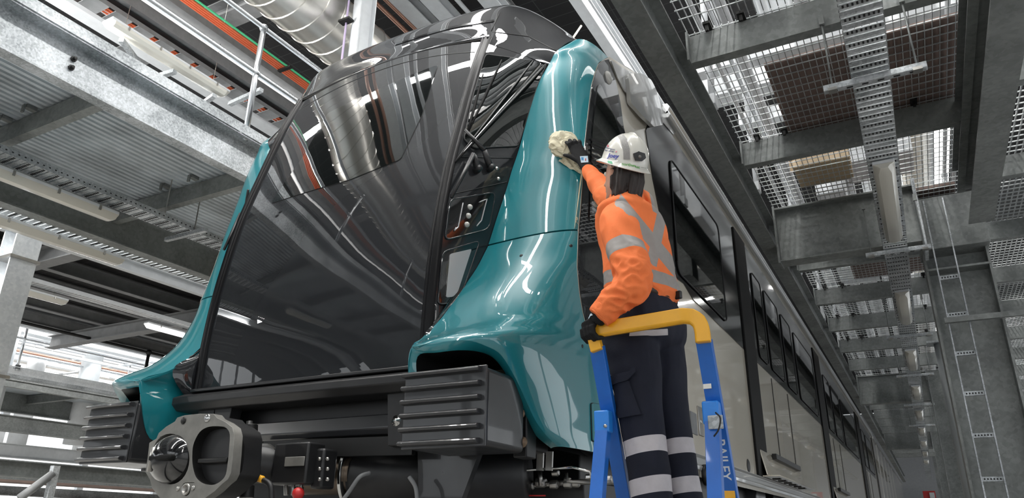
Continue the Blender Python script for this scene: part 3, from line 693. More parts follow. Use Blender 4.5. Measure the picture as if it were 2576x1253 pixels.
# following carriage
tr2 = empty('train_carriage', (0, 40, FLOOR), 'plain cream wrapped carriage coupled behind the teal nosed one, far right', 'train')
patch2d([(YE + .5, .5), (55, .5), (55, 3.35), (YE + .5, 3.35)], sx(1, 0), 2).build('side_wall', M_CREAM, tr2, solid=.004, offset=0)
MB().grid([[V((x, y, z)) for x, z in ((-1.5, 3.36), (-1.4, 3.49), (0, 3.69), (1.4, 3.49), (1.5, 3.36))] for y in (YE + .5, 55)]).build('roof_skin', M_SILV, tr2, smooth=True)
MB().box((0, YE + .52, 1.95), (3.0, .04, 2.9)).build('end_wall', M_GREYST, tr2)
MB().box((0, 42, .2), (2.6, 24, .55)).build('underframe_box', M_SATIN, tr2)
MB().prism([(-.02, -.06), (.035, -.06), (.03, .05), (-.03, .06)], (1.5, YE + .5, 3.33), (1.5, 55, 3.33)).build('gutter_rail', M_SILV, tr2)
for y in (31, 33.5, 36, 39, 42): MB().box((1.51, y, 1.9), (.02, .05, 2.8)).build('wrap_seam', M_SILV, tr2)
# rails on the floor under the train
for xx in (-.75, .75):
    tag(MB().prism([(-.07, -.09), (.07, -.09), (.07, -.07), (.012, -.055), (.012, .03), (.035, .045), (.035, .08), (-.035, .08), (-.035, .045), (-.012, .03), (-.012, -.055), (-.07, -.07)], (xx, -6, -1.12), (xx, 56, -1.12)).build('running_rail', M_DARKM), 'steel running rail under the %s wheels of the train' % ('left' if xx < 0 else 'right'), 'rail')
# ================================================================ HALL
def struct(mb, name, m, **k): return tag(mb.build(name, m, None, **k), kind='structure')
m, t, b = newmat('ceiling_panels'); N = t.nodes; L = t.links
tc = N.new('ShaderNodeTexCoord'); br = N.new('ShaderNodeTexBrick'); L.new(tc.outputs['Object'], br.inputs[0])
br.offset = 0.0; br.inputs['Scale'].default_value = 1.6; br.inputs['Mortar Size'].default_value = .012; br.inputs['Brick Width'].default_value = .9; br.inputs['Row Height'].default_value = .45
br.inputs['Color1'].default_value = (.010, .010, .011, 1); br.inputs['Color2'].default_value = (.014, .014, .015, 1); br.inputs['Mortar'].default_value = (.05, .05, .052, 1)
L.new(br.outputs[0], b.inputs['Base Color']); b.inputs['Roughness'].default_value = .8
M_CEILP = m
struct(MB().box((-11, 22, FLOOR - .1), (40.2, 76, .2)), 'floor', M_FLOOR)
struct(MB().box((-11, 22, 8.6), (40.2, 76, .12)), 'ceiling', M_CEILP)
struct(MB().box((-9, -16, -.1), (44, .2, 2.4)), 'wall_back', M_WALL)
mb = MB()
for i in range(12): mb.box((-30 + i * 3.9, -16, 4.8), (.28, .22, 7.4))
for z in (2.6, 4.6, 6.6): mb.box((-9, -16, z), (44, .2, .2))
struct(mb, 'window_2', M_GREYST)
struct(MB().box((-9, 60, 3.6), (44, .2, 9.8)), 'wall_front', M_WALL)
struct(MB().box((9, 22, -.9), (.2, 76, .8)).box((9, 22, 5.5), (.2, 76, 6.1)), 'wall_right', M_WALL)  # low band left open, added to light the train side
mb = MB()
for i in range(20): mb.box((9, -14 + i * 3.9, 1.0), (.18, .24, 3.1))
struct(mb, 'fill_opening', M_GREYST)  # uprights in the added light opening
struct(MB().box((-31, 22, -.4), (.2, 76, 1.8)), 'wall_left', M_WALL)
mb = MB()
for i in range(20): mb.box((-31, -14 + i * 3.9, 4.5), (.22, .28, 8.1))
for z in (2.2, 4.1, 6.2): mb.box((-31, 22, z), (.2, 76, .16))
struct(mb, 'window_1', M_WHITE)

def beam(p0, p1, prof, name, m, label, cat='beam', group=None, up=(0, 0, 1), bevel=0):
    return tag(MB().prism(prof, p0, p1, up).build(name, m, None, bevel=bevel), label, cat, group)
Y0, Y1 = -9.0, 46.0
# ---- left walkway: fascia channel, toe board, deck, cross beams, inner beam
fa = empty('walkway_edge_channel', (-2.05, 0, 2.92), 'mottled galvanised edge channel of the left walkway, high beside the train', 'beam')
MB().prism([(0, -.19), (.11, -.19), (.11, -.175), (.012, -.165), (.012, .165), (.11, .175), (.11, .19), (0, .19)], (-2.05, Y0, 3.11), (-2.05, Y1, 3.11)).build('web', M_GALV, fa)
MB().box((-1.935, 18.5, 3.345), (.008, 55, .09)).build('toe_board', M_GALV, fa)
for y in (2.35, 6.4, 10.4):
    for dz in (0, .075):
        MB().lathe([(.0001, .035), (.012, .034), (.013, .014), (.022, .013), (.022, 0)], (-2.036, y + .05 * 0, 3.10 + dz), (1, 0, 0), 8).build('bolt', M_DARKM, fa)
dk = MB()
for i in range(27):
    x = -2.12 - i * .072
    dk.prism([(-.030, .02), (-.018, -.012), (.018, -.012), (.030, .02)], (x, Y0, 3.145), (x, Y1, 3.145))
    dk.box((x, 18.5, 3.162), (.072, 55, .004))
dk = tag(dk.build('walkway_deck', M_DECK), 'ribbed steel deck of the left walkway, seen from below', 'deck')
for i in range(26):
    y = -3.37 + i * 1.48 + .05
    if y > 30: break
    nm = 'near %s' % ('the top left corner' if y < 3.2 else 'the train nose') 
    bl = {5: 'dull steel cross beam under the left walkway, nearer the photo edge', 4: 'dull steel cross beam under the left walkway, nearer the photo edge'}
    lb = 'dull steel cross beam under the left walkway deck, %s' % ('meeting the picture edge' if 2 < y < 3.3 else 'running in behind the train nose' if 3.3 < y < 4.8 else 'hidden behind the train or overhead')
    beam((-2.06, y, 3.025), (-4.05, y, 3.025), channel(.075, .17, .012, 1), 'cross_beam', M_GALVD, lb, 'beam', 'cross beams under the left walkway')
for x, y in ((-2.9, 2.55), (-3.25, 2.55), (-2.75, 4.0), (-3.15, 4.0)):
    tag(MB().box((x, y, 3.12), (.05, .08, .03)).box((x, y - .05, 3.09), (.03, .015, .07)).build('beam_clamp', M_GALVD), 'small clamp on the left deck cross beam %s' % {2.55: 'at the photo edge', 4.0: 'by the train nose'}[y] + (', nearer the train' if x > -3.0 else ', farther out'), 'clamp')
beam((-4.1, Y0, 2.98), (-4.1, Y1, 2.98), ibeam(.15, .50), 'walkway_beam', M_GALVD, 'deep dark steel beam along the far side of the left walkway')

def railing(x, ys, zb, h, r, m, label, cat='railing', mids=(.545,), ball=.042, y0=Y0, y1=Y1, base=True):
    e = empty('handrail', (x, ys[0], zb), label, cat)
    for zz in (h,) + tuple(h * k for k in mids): MB().cyl((x, y0, zb + zz), (x, y1, zb + zz), r, 12).build('rail', m, e, smooth=True)
    for y in ys:
        p = MB().cyl((x, y, zb - .10), (x, y, zb + h), r * 1.15, 12).build('post', m, e, smooth=True)
        for zz in (h,) + tuple(h * k for k in mids): MB().ball((x, y, zb + zz), ball).build('ball_joint', m, p, smooth=True)
        if base: MB().box((x + .0, y, zb - .02), (.06, .12, .10)).build('post_foot', m, p, bevel=.006)
    return e
railing(-1.99, [-1.9, 1.0 - .0, 3.9, 6.8, 9.7, 12.6], 3.38, 1.14, .0235, M_PIPEG, 'galvanised tube handrail with ball joints on the left walkway edge')

def cable_tray(name, x, z, y0, y1, w, label, step=.06, side=.06, m=M_GALV, axis='y', fine=True):
    e = empty(name, (x, y0, z), label, 'cable tray')
    s = MB(); 
    for sgn in (-1, 1): s.box((x + sgn * w / 2, (y0 + y1) / 2, z + side / 2), (.004, y1 - y0, side))
    hol = MB(); k = int((y1 - y0) / .05)
    s.build('side_rail', m, e)
    if fine:
        for i in range(k):
            for sgn in (-1, 1): hol.box((x + sgn * (w / 2 + .001), y0 + i * .05, z + side * .5), (.006, .014, .010))
        tag(hol.build('side_holes', M_RUB, e), kind='stuff')
    n = int((y1 - y0) / step); sl = MB(); sq = MB()
    for i in range(n):
        y = y0 + (i + .5) * step
        sl.prism([(-step*.37, -.004), (-step*.28, 0), (step*.28, 0), (step*.37, -.004), (step*.37, .004), (-step*.37, .004)], (x - w / 2, y, z), (x + w / 2, y, z))
        if i % 2 == 0 and fine:
            for j in range(8): sq.box((x - w * .40 + j * w * .8 / 7, y, z - .0015), (w * .05, .019, .006))
    sl.build('rungs', m, e)
    if sq.v: tag(sq.build('rung_slots', M_RUB, e), kind='stuff')
    return e
def batten(x, z, y0, y1, label, w=.125, group=None, lit=False, along='y', m=None, hang=None):
    """weatherproof fluorescent fitting: grey tray, clear diffuser with chamfered ends, clips"""
    e = empty('light_fitting', (x, (y0 + y1) / 2, z), label, 'light fitting', group)
    MB().box((x, (y0 + y1) / 2, z + .045), (w, y1 - y0, .03)).build('body', M_WHITE, e, bevel=.006)
    hw = w / 2; rows = []
    for y, k in ((y0, .55), (y0 + .05, .97), (y1 - .05, .97), (y1, .55)):
        rows.append([V((x + a * hw * (.97 if b == .03 else k), y, z + .03 - (.03 - b) * (k if k < .9 else 1))) for a, b in ((-1, .03), (-.93, -.005), (-.6, -.035), (0, -.042), (.6, -.035), (.93, -.005), (1, .03))])
    d = MB().grid(rows)
    for rr, fl in ((rows[0], 0), (rows[-1], 1)): d.add(rr, [list(range(7))[::-1] if fl else list(range(7))])
    d.build('diffuser', m or (M_GLOWW if lit else M_DIFF), e, smooth=False)
    for i in range(4):
        y = y0 + (y1 - y0) * (i + .5) / 4
        for sgn in (-1, 1): MB().box((x + sgn * (hw + .004), y, z + .03), (.008, .02, .045)).build('clip', M_STEEL, e)
        if hang and i in (0, 3): MB().cyl((x, y, z + .05), (x, y, hang), .005, 6).build('hanger', M_STEEL, e)
    return e
cable_tray('cable_tray', -3.20, 2.76, -4, 14, .22, 'perforated cable tray hung under the left walkway deck')
batten(-3.30, 2.66, 2.15, 3.66, 'long dusty light fitting slung under the left walkway cable tray')
batten(-3.30, 2.66, -1.2, .3, 'dusty light fitting under the left walkway nearest the photographer')
for y in (3.95, 4.35):
    tag(MB().cyl((-3.0 - (y - 3.95) * .2, y, 2.78), (-3.0 - (y - 3.95) * .2, y, 3.2), .006, 8).build('hanger_rod', M_STEEL), 'thin threaded hanger rod under the left walkway, %s the train nose' % ('farther from' if y < 4 else 'nearer'), 'rod')
tag(MB().bar((-3.5, 4.35, 2.74), (-2.9, 4.35, 2.74), .04, .04).build('support_bracket', M_GALV), 'slotted support bracket carrying the left cable tray near the nose', 'bracket')
cable_tray('cable_tray', -4.36, 2.78, -2, 12, .22, 'lower perforated cable tray beside the left column')
batten(-4.42, 2.68, 2.55, 4.5, 'long light fitting passing in front of the left galvanised column', .13)
# left column
lc = empty('steel_column', (-4.9, 4.0, FLOOR), 'bright galvanised column left of the train, at the picture edge', 'column')
MB().prism(ibeam(.26, .26, .018, .012), (-5.0, 3.75, FLOOR), (-5.0, 3.75, 3.2), (1, 0, 0)).build('shaft', M_GALVL, lc)
MB().box((-5.0, 3.75, 2.55), (.32, .30, .03)).build('strap', M_STEEL, lc); MB().box((-5.0, 3.75, 2.95), (.36, .36, .16)).build('cap', M_GALV, lc)
MB().box((-5.0, 3.75, 1.35), (.32, .30, .03)).build('strap', M_STEEL, lc)
for yy in (9.5, 15.2, 21):
    tag(MB().prism(ibeam(.26, .26, .018, .012), (-5.0, yy, FLOOR), (-5.0, yy, 3.2), (1, 0, 0)).build('steel_column', M_GALV), 'galvanised column farther along the left walkway, hidden behind the train', 'column', 'columns along the left walkway')
lt = empty('cable_ladder', (-5.5, 3.7, FLOOR), 'vertical galvanised cable ladder left of the bright column', 'cable ladder')
for sgn in (-1, 1): MB().box((-5.75, 3.42 + sgn * .09, 1.0), (.03, .006, 4.4)).build('rail', M_GALV, lt)
for i in range(40): MB().box((-5.75, 3.42, -1.1 + i * .11), (.02, .18, .07)).build('rung', M_GALV, lt) if i > 20 else None
# ---- neighbour bay behind the left walkway: dark deck, long beams, diagonal cross beams
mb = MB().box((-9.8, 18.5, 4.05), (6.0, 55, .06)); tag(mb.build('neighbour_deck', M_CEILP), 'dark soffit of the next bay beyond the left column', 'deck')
for i, x in enumerate((-6.4, -7.5, -8.7, -9.9, -11.1, -12.3)):
    beam((x, Y0, 3.86), (x, Y1, 3.86), ibeam(.14, .22), 'purlin', M_WHITE if i in (0,) else M_GREYST, '%s long purlin under the dark soffit beyond the left column, counted from the train' % ORD[i], 'beam')
for i, y in enumerate((1.5, 5.4, 8.6, 13, 18)):
    beam((-5.4, y, 3.62), (-13.0, y, 3.62), ibeam(.20, .26), 'cross_girder', M_GREYST, '%s pale cross girder below the dark soffit left of the train, counted from the camera' % ORD[i], 'beam')
beam((-6.3, Y0, 3.35), (-6.3, Y1, 3.35), channel(.09, .16, .01), 'edge_rail', M_WHITE, 'white painted edge rail running above the left column tray')
cable_tray('cable_tray', -8.3, 3.35, 1, 16, .22, 'narrow cable tray running through the bay beyond the left column', fine=False, m=M_WHITE)
batten(-8.4, 3.22, 4.5, 6.2, 'pale light fitting on the tray beyond the left column', lit=False, m=M_DIFF, hang=3.36)
batten(-8.4, 3.22, 7.6, 9.6, 'glowing light fitting low between the column and the teal nose', lit=True, hang=3.36)
# ---- far hall at the left: white services, lit tubes, walkway with handrails
fw = empty('far_walkway', (-14.5, 6, 3.2), 'far raised walkway with pale edge channel at the lower left', 'walkway')
MB().prism(channel(.10, .42, .014), (-14.3, Y0, 3.02), (-14.3, Y1, 3.02)).build('edge_channel', M_GALVL, fw)
MB().box((-15.6, 18, 3.1), (2.5, 54, .05)).build('deck', M_DECK, fw)
for i in range(16): MB().prism(ibeam(.1, .2), (-14.35, 1 + i * 1.9, 2.95), (-16.9, 1 + i * 1.9, 2.95)).build('bearer', M_GALVD, fw)
MB().prism(ibeam(.16, .5), (-16.9, Y0, 2.85), (-16.9, Y1, 2.85)).build('rear_beam', M_GALVD, fw)
railing(-14.25, [4.9, 8.6 + .1, 12.3, 16], 3.25, 1.12, .026, M_PIPEG, 'silver handrail of the far walkway at the lower left', ball=.045, y0=0, y1=30)
railing(-11.6, [9.95, 17], 2.62, .94, .030, M_DARKM, 'dark handrail with a ball ended post crossing the lower left', ball=.065, mids=(), y0=-2, y1=30)
beam((-11.6, Y0, 2.42), (-11.6, Y1, 2.42), ibeam(.1, .14), 'platform_edge_beam', M_GALVD, 'dark edge beam below the dark handrail at lower left')
railing(-16.8, [5, 9, 13, 17], 3.25, 1.12, .022, M_PIPEG, 'rear silver handrail of the far walkway', mids=(.35, .7), y0=0, y1=30)
tag(MB().box((-13.6, 9.6, 2.72), (.12, 7.0, .04)).build('light_fitting', M_DIFF), 'slim light fitting under the far walkway at lower left', 'light fitting')
cable_tray('cable_tray', -13.2, 2.80, 2, 20, .2, 'cable tray under the far walkway, lower left', fine=False)
for i, (x, z, lit, y0, y1) in enumerate(((-13.5, 4.05, 0, 4, 40), (-15.0, 4.25, 1, 6.0, 16), (-16.6, 4.55, 0, 0, 40), (-18.3, 4.4, 1, 4, 20), (-20.0, 4.9, 0, 0, 40), (-20.8, 4.75, 1, 5, 24), (-23.0, 4.8, 0, 0, 40), (-22.4, 4.75, 1, 5, 30), (-25, 5.4, 0, 0, 40), (-24.2, 4.85, 1, 5, 30), (-26.5, 5.9, 0, 0, 40), (-26.2, 5.0, 1, 5, 32))):
    if lit: tag(MB().box((x, (y0 + y1) / 2, z), (.28, y1 - y0, .06)).build('strip_light', M_GLOWW), '%s glowing strip light in the far hall at left, counted outward from the train' % ORD[i // 2], 'strip light')
    else: beam((x, y0, z), (x, y1, z), channel(.12, .26, .012), 'white_services_beam', M_WHITE, '%s white beam high in the far hall at left, counted outward from the train' % ORD[i // 2])
random.seed(3)
for i in range(7):
    x = -15.5 - i * 1.35; y = 9 + (i * 2.9) % 8
    tag(MB().cyl((x, y, 2.0), (x, y, 6.5), .20 + .06 * (i % 3), 20).build('white_duct', M_WHITE, smooth=True), 'round white riser duct in the far hall, %s from the train' % ORD[i], 'duct')
for i in range(8):
    y = 5 + i * 2.6; z = 4.3 + .25 * (i % 3)
    tag(MB().cyl((-13, y, z), (-27, y + (i % 3), z), .035, 8).build('service_pipe', M_COPPER if i % 3 == 1 else M_WHITE, smooth=True), '%s service pipe crossing the far left hall, counted from the camera' % ORD[i], 'pipe')
for i in range(5):
    z = 4.15 + i * .22
    tag(MB().cyl((-17 - i, 0, z), (-17 - i, 40, z), .03, 8).build('service_pipe', [M_COPPER, M_WHITE, M_COPPER, M_WHITE, M_COPPER][i], smooth=True), '%s long pipe running beside the far walkway, counted from the lowest' % ORD[i], 'pipe')
random.seed(5)
for i in range(30):
    x = random.uniform(-14.5, -28); z = random.uniform(4.1, 6.4); y0_ = random.uniform(2, 8)
    mm = [M_WHITE, M_GALVW, M_WHITE, M_STEEL, M_GLOWW][i % 5]  # some channels given a glow to brighten the far hall
    tag(MB().box((x, y0_ + 8, z), (random.uniform(.05, .22), 16, random.uniform(.05, .14))).build('services_channel', mm), 'thin pale channel or tube among the crowded far hall services', 'channel', 'service channels of the far hall')
for i in range(16):
    y = 5 + i * 1.35; z = random.uniform(4.2, 6.0)
    tag(MB().box((-20.5, y, z), (13, random.uniform(.06, .2), random.uniform(.06, .14))).build('cross_channel', [M_WHITE, M_GALVW][i % 2]), 'pale channel crossing the far hall under its roof', 'channel', 'cross channels of the far hall')
for i in range(24):
    x = -14 - (i * 1.7) % 9; y = 6 + (i * 2.3) % 16
    tag(MB().cyl((x, y, 4.3), (x, y, 8.54), .012, 6).build('hanger_rod', M_WHITE), 'thin white hanger rod among the far hall services', 'rod', 'hanger rods of the far hall')
for i, (x, z) in enumerate(((-14.5, 2.05), (-17.5, 1.75), (-20, 1.35))):
    beam((x, Y0, z), (x, Y1, z), ibeam(.2, .34), 'low_girder', (M_GALVD, M_WHITE, M_GALVD)[i], '%s long girder near the lower left corner, counted down' % ORD[i])
beam((-8.2, Y0, .72), (-8.2, Y1, .72), ibeam(.2, .22), 'low_girder', M_GALVD, 'dark bolted girder behind the left buffer, lower left')
beam((-9.6, Y0, .48), (-9.6, Y1, .48), channel(.1, .14), 'low_channel', M_GALV, 'pale galvanised channel at the bottom left')
tag(MB().box((-9.2, 18, .60), (.5, 54, .03)).build('brown_edge_board', M_BROWN), 'brown edge strip above the pale channel at bottom left', 'board')
tag(MB().tube([PX(50, 1253, x=-6.6), PX(133, 1192, x=-6.6)], .05, 12).build('brace_tube', M_GREYST, smooth=True), 'grey diagonal brace tube in the bottom left corner', 'brace')
tag(MB().bar(PX(120, 1262, x=-6.6), PX(140, 1172, x=-6.6), .08, .08).build('brace_post', M_GALV), 'short galvanised upright at the bottom left corner', 'post')
# ---- high level above the left walkway
def YB(u, v, z): return PX(u, v, z=z)
def longbeam(u, v, z, prof, name, m, label, cat='beam', y0=Y0, y1=Y1):
    p = YB(u, v, z); return beam((p.x, y0, z), (p.x, y1, z), prof, name, m, label, cat)
def vbeam(u, v0, v1, z, h, name, m, label, cat='beam', y0=Y0, y1=Y1, solid=False):
    a_ = YB(u, v0, z).x; b_ = YB(u, v1, z).x; w_ = abs(a_ - b_); x = (a_ + b_) / 2
    pr = [(-w_/2, 0), (w_/2, 0), (w_/2, h), (-w_/2, h)] if solid else [(-w_/2, 0), (w_/2, 0), (w_/2, .03), (.01, .04), (.01, h), (-.01, h), (-.01, .04), (-w_/2, .03)]
    return beam((x, y0, z), (x, y1, z), pr, name, m, label, cat)
vbeam(450, 176, 204, 5.9, .3, 'high_girder', M_WHITE, 'pale grey girder just above the left toe board')
p = YB(379, 126, 5.4); q0 = YB(445, 163, 5.4); batten(p.x, 5.4, 3.75, 5.45, 'long clear light fitting high at the upper left', w=.20, hang=8.54)
batten(p.x, 5.4, 7.0, 9.0, 'clear light fitting beyond the handrail post, left of the nose', w=.20, hang=8.54)
p = YB(450, 148, 5.65); ct = cable_tray('cable_tray', p.x, 5.65, -4, 20, .26, 'cable tray with red cables, high at the upper left', step=.30, fine=False, m=M_GREYST)
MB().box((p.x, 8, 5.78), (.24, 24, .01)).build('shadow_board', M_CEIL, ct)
for i, dx in enumerate((-.05, .0, .04)):
    tag(MB().cyl((p.x + dx, -4, 5.68), (p.x + dx, 20, 5.68), .012, 8).build('red_cable', M_ORANGE, smooth=True), 'red cable lying in the high left tray, %s from the train' % ('farthest', 'middle one', 'nearest')[i], 'cable')
vbeam(450, 94, 138, 5.8, .16, 'service_box_beam', M_GREYST, 'wide plain grey box beam left of the bright strip', solid=True)
vbeam(450, 65, 91, 6.0, .06, 'glow_strip', M_GLOWW, 'long white strip high at the upper left, glow added for its bright look', 'strip light', solid=True)  # lit white surface, its brightness put in as emission
vbeam(450, 48, 60, 6.08, .06, 'white_trunking', M_WHITE, 'narrow white trunking right of the long glowing strip', 'trunking', solid=True)
vbeam(450, 18, 46, 6.1, .22, 'pipe_carrier', M_GREYST, 'grey carrier beam under the orange pipes', solid=True)
pw_ = abs(YB(554, 70, 6.0).x - YB(554, 64, 6.0).x)
for i in range(4):
    p = YB(554, 70 - 6 * i, 6.0)
    tag(MB().cyl((p.x, Y0, 6.0), (p.x, 30, 6.0), pw_ * .36, 10).build('orange_pipe', M_ORANGE, smooth=True), 'orange pipe high at upper left, %s of four counted from the grey carrier' % ORD[i], 'pipe')
p = YB(554, 44, 6.0); tag(MB().cyl((p.x, Y0, 6.0), (p.x, 30, 6.0), pw_ * .36, 10).build('green_pipe', M_GREEN, smooth=True), 'bright green pipe alongside the orange pipes', 'pipe')
p = PX(717, 172, z=5.97); tag(MB().box((p.x, p.y, 5.96), (pw_ * 6, .05, .03)).build('pipe_clamp', M_DARKM), 'dark clamp across the orange and green pipes', 'clamp')
for i, (u, v, u2, v2) in enumerate(((305, 100, 348, 158), (405, 190, 440, 180), (515, 258, 540, 240), (578, 262, 658, 226))):
    a_ = PX(u, v, z=5.3); b_ = PX(u2, v2, z=5.3)
    tag(MB().bar(a_, b_, .06, .05).build('strut_bracket', M_GALV), 'short galvanised strut bracket above the left toe board, %s from the picture edge' % ORD[i], 'bracket')
for y, lb in ((5.66, 'grey cross girder under the black ceiling, crossing left of the duct'), (12.5, 'grey cross girder far back under the black ceiling'), (-2.0, 'grey cross girder above the photographer')):
    beam((-14, y, 7.12), (-1.2, y, 7.12), ibeam(.30, .29), 'high_cross_girder', M_GREYST, lb)
# spiral duct with seams
dc = empty('spiral_duct', (-3.3, 5, 6.5), 'large silver spiral duct above the train roof', 'duct')
prof = []
y = Y0; 
mbd = MB()
G = []
for i in range(107):
    for dy_, r in ((0, .442), (.245, .442), (.252, .456), (.266, .456), (.273, .442)):
        G.append([V((-3.3 + r * math.cos(q), Y0 + i * .28 + dy_ + .28 * k / 32, 6.5 + r * math.sin(q))) for k, q in enumerate([2 * math.pi * k / 32 for k in range(33)])])
mbd.grid(G); mbd.build('duct_wall', M_DUCT, dc, smooth=False)
wc = empty('white_column', (-2.55, 5.85, 3.3), 'white steel column rising behind the train roof in front of the duct', 'column')
MB().prism(ibeam(.22, .22, .014, .01), (-2.55, 5.85, 3.27), (-2.55, 5.85, 8.5), (.4, 1, 0)).build('shaft', M_WHITE, wc)
MB().cyl((-2.72, 5.72, 3.4), (-2.72, 5.72, 8.5), .014, 8).build('cable_conduit', mat('lilac_conduit', (.42, .34, .50), .4), wc, smooth=True)
MB().bar((-2.80, 5.70, 6.15), (-2.62, 5.70, 6.15), .1, .03).build('conduit_clip', M_DARKM, wc)
tag(MB().bar((-2.45, 5.85, 7.4), tuple(PX(1015, -25, z=8.3)), .06, .06).build('white_brace', M_WHITE), 'thin white brace leaving the white column at the top', 'brace')
hp = [(960, 20, 'copper pipe', 'pipe', 0), (992, 20, 'copper pipe', 'pipe', 0), (1035, 20, 'white purlin', 'beam', .26), (1062, 20, 'grey purlin', 'beam', .10), (1110, 20, 'white purlin', 'beam', .24), (1168, 20, 'white conduit', 'pipe', .0), (1245, 10, 'white purlin', 'beam', .26), (1275, 10, 'grey purlin', 'beam', .10)]
for i, (u, v, nm, cat, ww) in enumerate(hp):
    zp = 7.75 if 'grey' in nm else 7.47; p = YB(u, v, zp)
    lb = '%s of the long %ss above the nose, counted from the duct' % (ORD[i], 'members') if 0 else '%s under the black ceiling above the nose, %s line right of the duct' % (nm, ORD[i])
    mm = M_COPPER if 'copper' in nm else (M_WHITE if 'white' in nm else M_GREYST)
    if ww: beam((p.x, Y0, zp), (p.x, Y1, zp), ibeam(ww, .2), nm.replace(' ', '_'), mm, lb, cat)
    else: tag(MB().cyl((p.x, Y0, zp), (p.x, Y1, zp), .035, 8).build(nm.replace(' ', '_'), mm, smooth=True), lb, cat)
for i, (u, v, ww) in enumerate(((1478, 20, .20), (1520, 60, .16), (1495, 40, .05))):
    zz = (6.2, 6.6, 5.8)[i]; p = YB(u, v, zz); beam((p.x, Y0, zz), (p.x, Y1, zz), ibeam(ww, .22), 'white_purlin' if i < 2 else 'white_rail', M_WHITE, ['white painted beam above the teal corner, next to the right walkway', 'second white beam above the teal corner, tight by the right walkway', 'slim white rail between the two white beams above the teal corner'][i])
tag(MB().cyl(PX(1425, 120, y=5.5), PX(1462, 65, y=5.6), .012, 8).build('yellow_rod', M_CREAM, smooth=True), 'thin cream rod standing on the roof above the teal corner', 'rod')

# ---- right walkway over the photographer
beam((1.885, Y0, 2.99), (1.885, Y1, 2.99), ibeam(.15, .32, .014, .01), 'walkway_beam', M_GALVD, 'long grey edge beam of the right walkway, beside the train roof')
fb = empty('walkway_outer_beam', (3.82, 0, 2.7), 'broad dark outer beam of the right walkway, at the top right', 'beam')
MB().prism(ibeam(.20, .36, .016, .012), (3.765, Y0, 2.87), (3.765, 7.35, 2.87)).build('girder', M_GALVD, fb)
MB().prism(channel(.06, .24, .012, -1), (3.69, Y0, 3.13), (3.69, 7.35, 3.13)).build('bearer_angle', M_GALVD, fb)
by = [.9, 2.6, 4.3, 6.0, 9.1, 10.7, 12.3, 13.9, 15.6, 19.2, 20.9, 22.6, 24.3, 26, 27.7, 29.4, 31, 32.6, 34.2]
for i, y in enumerate(by):
    where = {0: 'hidden above the photographer', 1: 'cut by the top of the picture', 2: 'at the top, above the brown board', 3: 'just below the brown board'}.get(i, '%s beyond the deep box beam' % ORD[min(i - 4, 19)])
    e = empty('cross_bearer', (2.8, y, 3.05), 'grey channel bearer across the right walkway, %s' % where, 'beam')
    MB().prism(channel(.085, .22, .01, -1), (1.965, y, 3.17), (3.68, y, 3.17)).build('channel', M_GALVD, e)
    MB().box((1.975, y, 3.165), (.014, .13, .23)).build('end_plate', M_GALVD, e)
    if i < 8:
        for k, x in enumerate((2.12, 2.35, 3.35)):
            MB().box((x, y - .03, 3.30), (.05, .10, .02)).box((x, y - .06, 3.27), (.022, .02, .06)).build('clip', M_DARKM, e)
for k, (y, lb) in enumerate(((7.62, 'deep grey box beam across the right walkway, framing into the dark column'), (17.4, 'second deep cross beam of the right walkway, far along'), (27.0, 'farthest deep cross beam of the right walkway'))):
    e = empty('deep_cross_beam', (2.7, y, 2.7), lb, 'beam')
    MB().prism(ibeam(.20, .60, .016, .012), (1.965, y, 2.96), (3.30, y, 2.96)).build('girder', M_GALVD, e)
    MB().box((1.975, y, 2.96), (.02, .24, .64)).build('end_plate', M_GALVD, e); MB().box((3.30, y, 2.92), (.03, .26, .78)).build('end_plate', M_GALV, e)
# gratings, one panel per bay
edges = [-2.5, .9, 2.6, 4.3, 6.0, 7.62, 9.1, 10.7, 12.3, 13.9, 15.6, 17.4, 19.2, 20.9, 22.6, 24.3, 26, 27.7, 31, 36]
for i, (a, b) in enumerate(zip(edges, edges[1:])):
    mb = MB(); far = a > 12
    for k in range(37): 
        x = 1.97 + k * .0475; mb.box((x, (a + b) / 2, 3.315), (.0058, b - a - .02, .010))
    st = .10 if not far else .14
    for k in range(int((b - a) / st)):
        y = a + .02 + k * st; mb.box((2.84, y, 3.308), (1.76, .006, .008))
    lb = 'wire grating panel of the right walkway, %s' % {0: 'above the photographer', 1: 'above the photographer and out of frame', 2: 'cut by the top edge of the picture', 3: 'carrying the large brown board', 4: 'between the brown board and the deep beam'}.get(i, '%s bay beyond the deep beam' % ORD[min(i - 5, 19)])
    tag(mb.build('walkway_grating', M_GALVW), lb, 'grating')
tag(MB().box((3.02, 5.62, 3.345), (1.30, 1.30, .03)).box((3.2, 5.6, 3.37), (.9, 1.1, .02)).build('brown_board', M_BROWN, bevel=.004), 'large brown board lying on the right walkway grating', 'board')
tag(MB().box((3.02, 3.5, 3.345), (1.1, 1.2, .03)).build('brown_board', M_BROWN, bevel=.004), 'brown board on the grating at the top edge of the picture', 'board') if 0 else None
tag(MB().box((3.12, 8.42, 3.345), (1.12, 1.1, .03)).build('brown_board', M_BROWN, bevel=.004), 'brown board on the grating tight behind the deep beam', 'board')
tag(MB().box((3.10, 9.92, 3.345), (1.16, 1.3, .03)).build('brown_board', M_BROWN, bevel=.004), 'farthest brown board, on the grating one bay past the deep beam', 'board')
tag(MB().box((2.95, 11.4, 3.345), (1.1, 1.2, .03)).build('brown_board', M_BROWN, bevel=.004), 'third brown board, farthest along the right walkway grating', 'board') if 0 else None
cb = empty('cardboard_box', (2.45, 7.2, 3.33), 'open cardboard box standing on the right walkway grating', 'box')
MB().box((2.55, 7.05, 3.47), (.50, .5, .27)).build('carton', M_CARD, cb, bevel=.004); MB().box((2.40, 7.3, 3.60), (.36, .02, .12), Matrix.Rotation(.5, 3, 'X')).build('flap', M_CARD, cb)
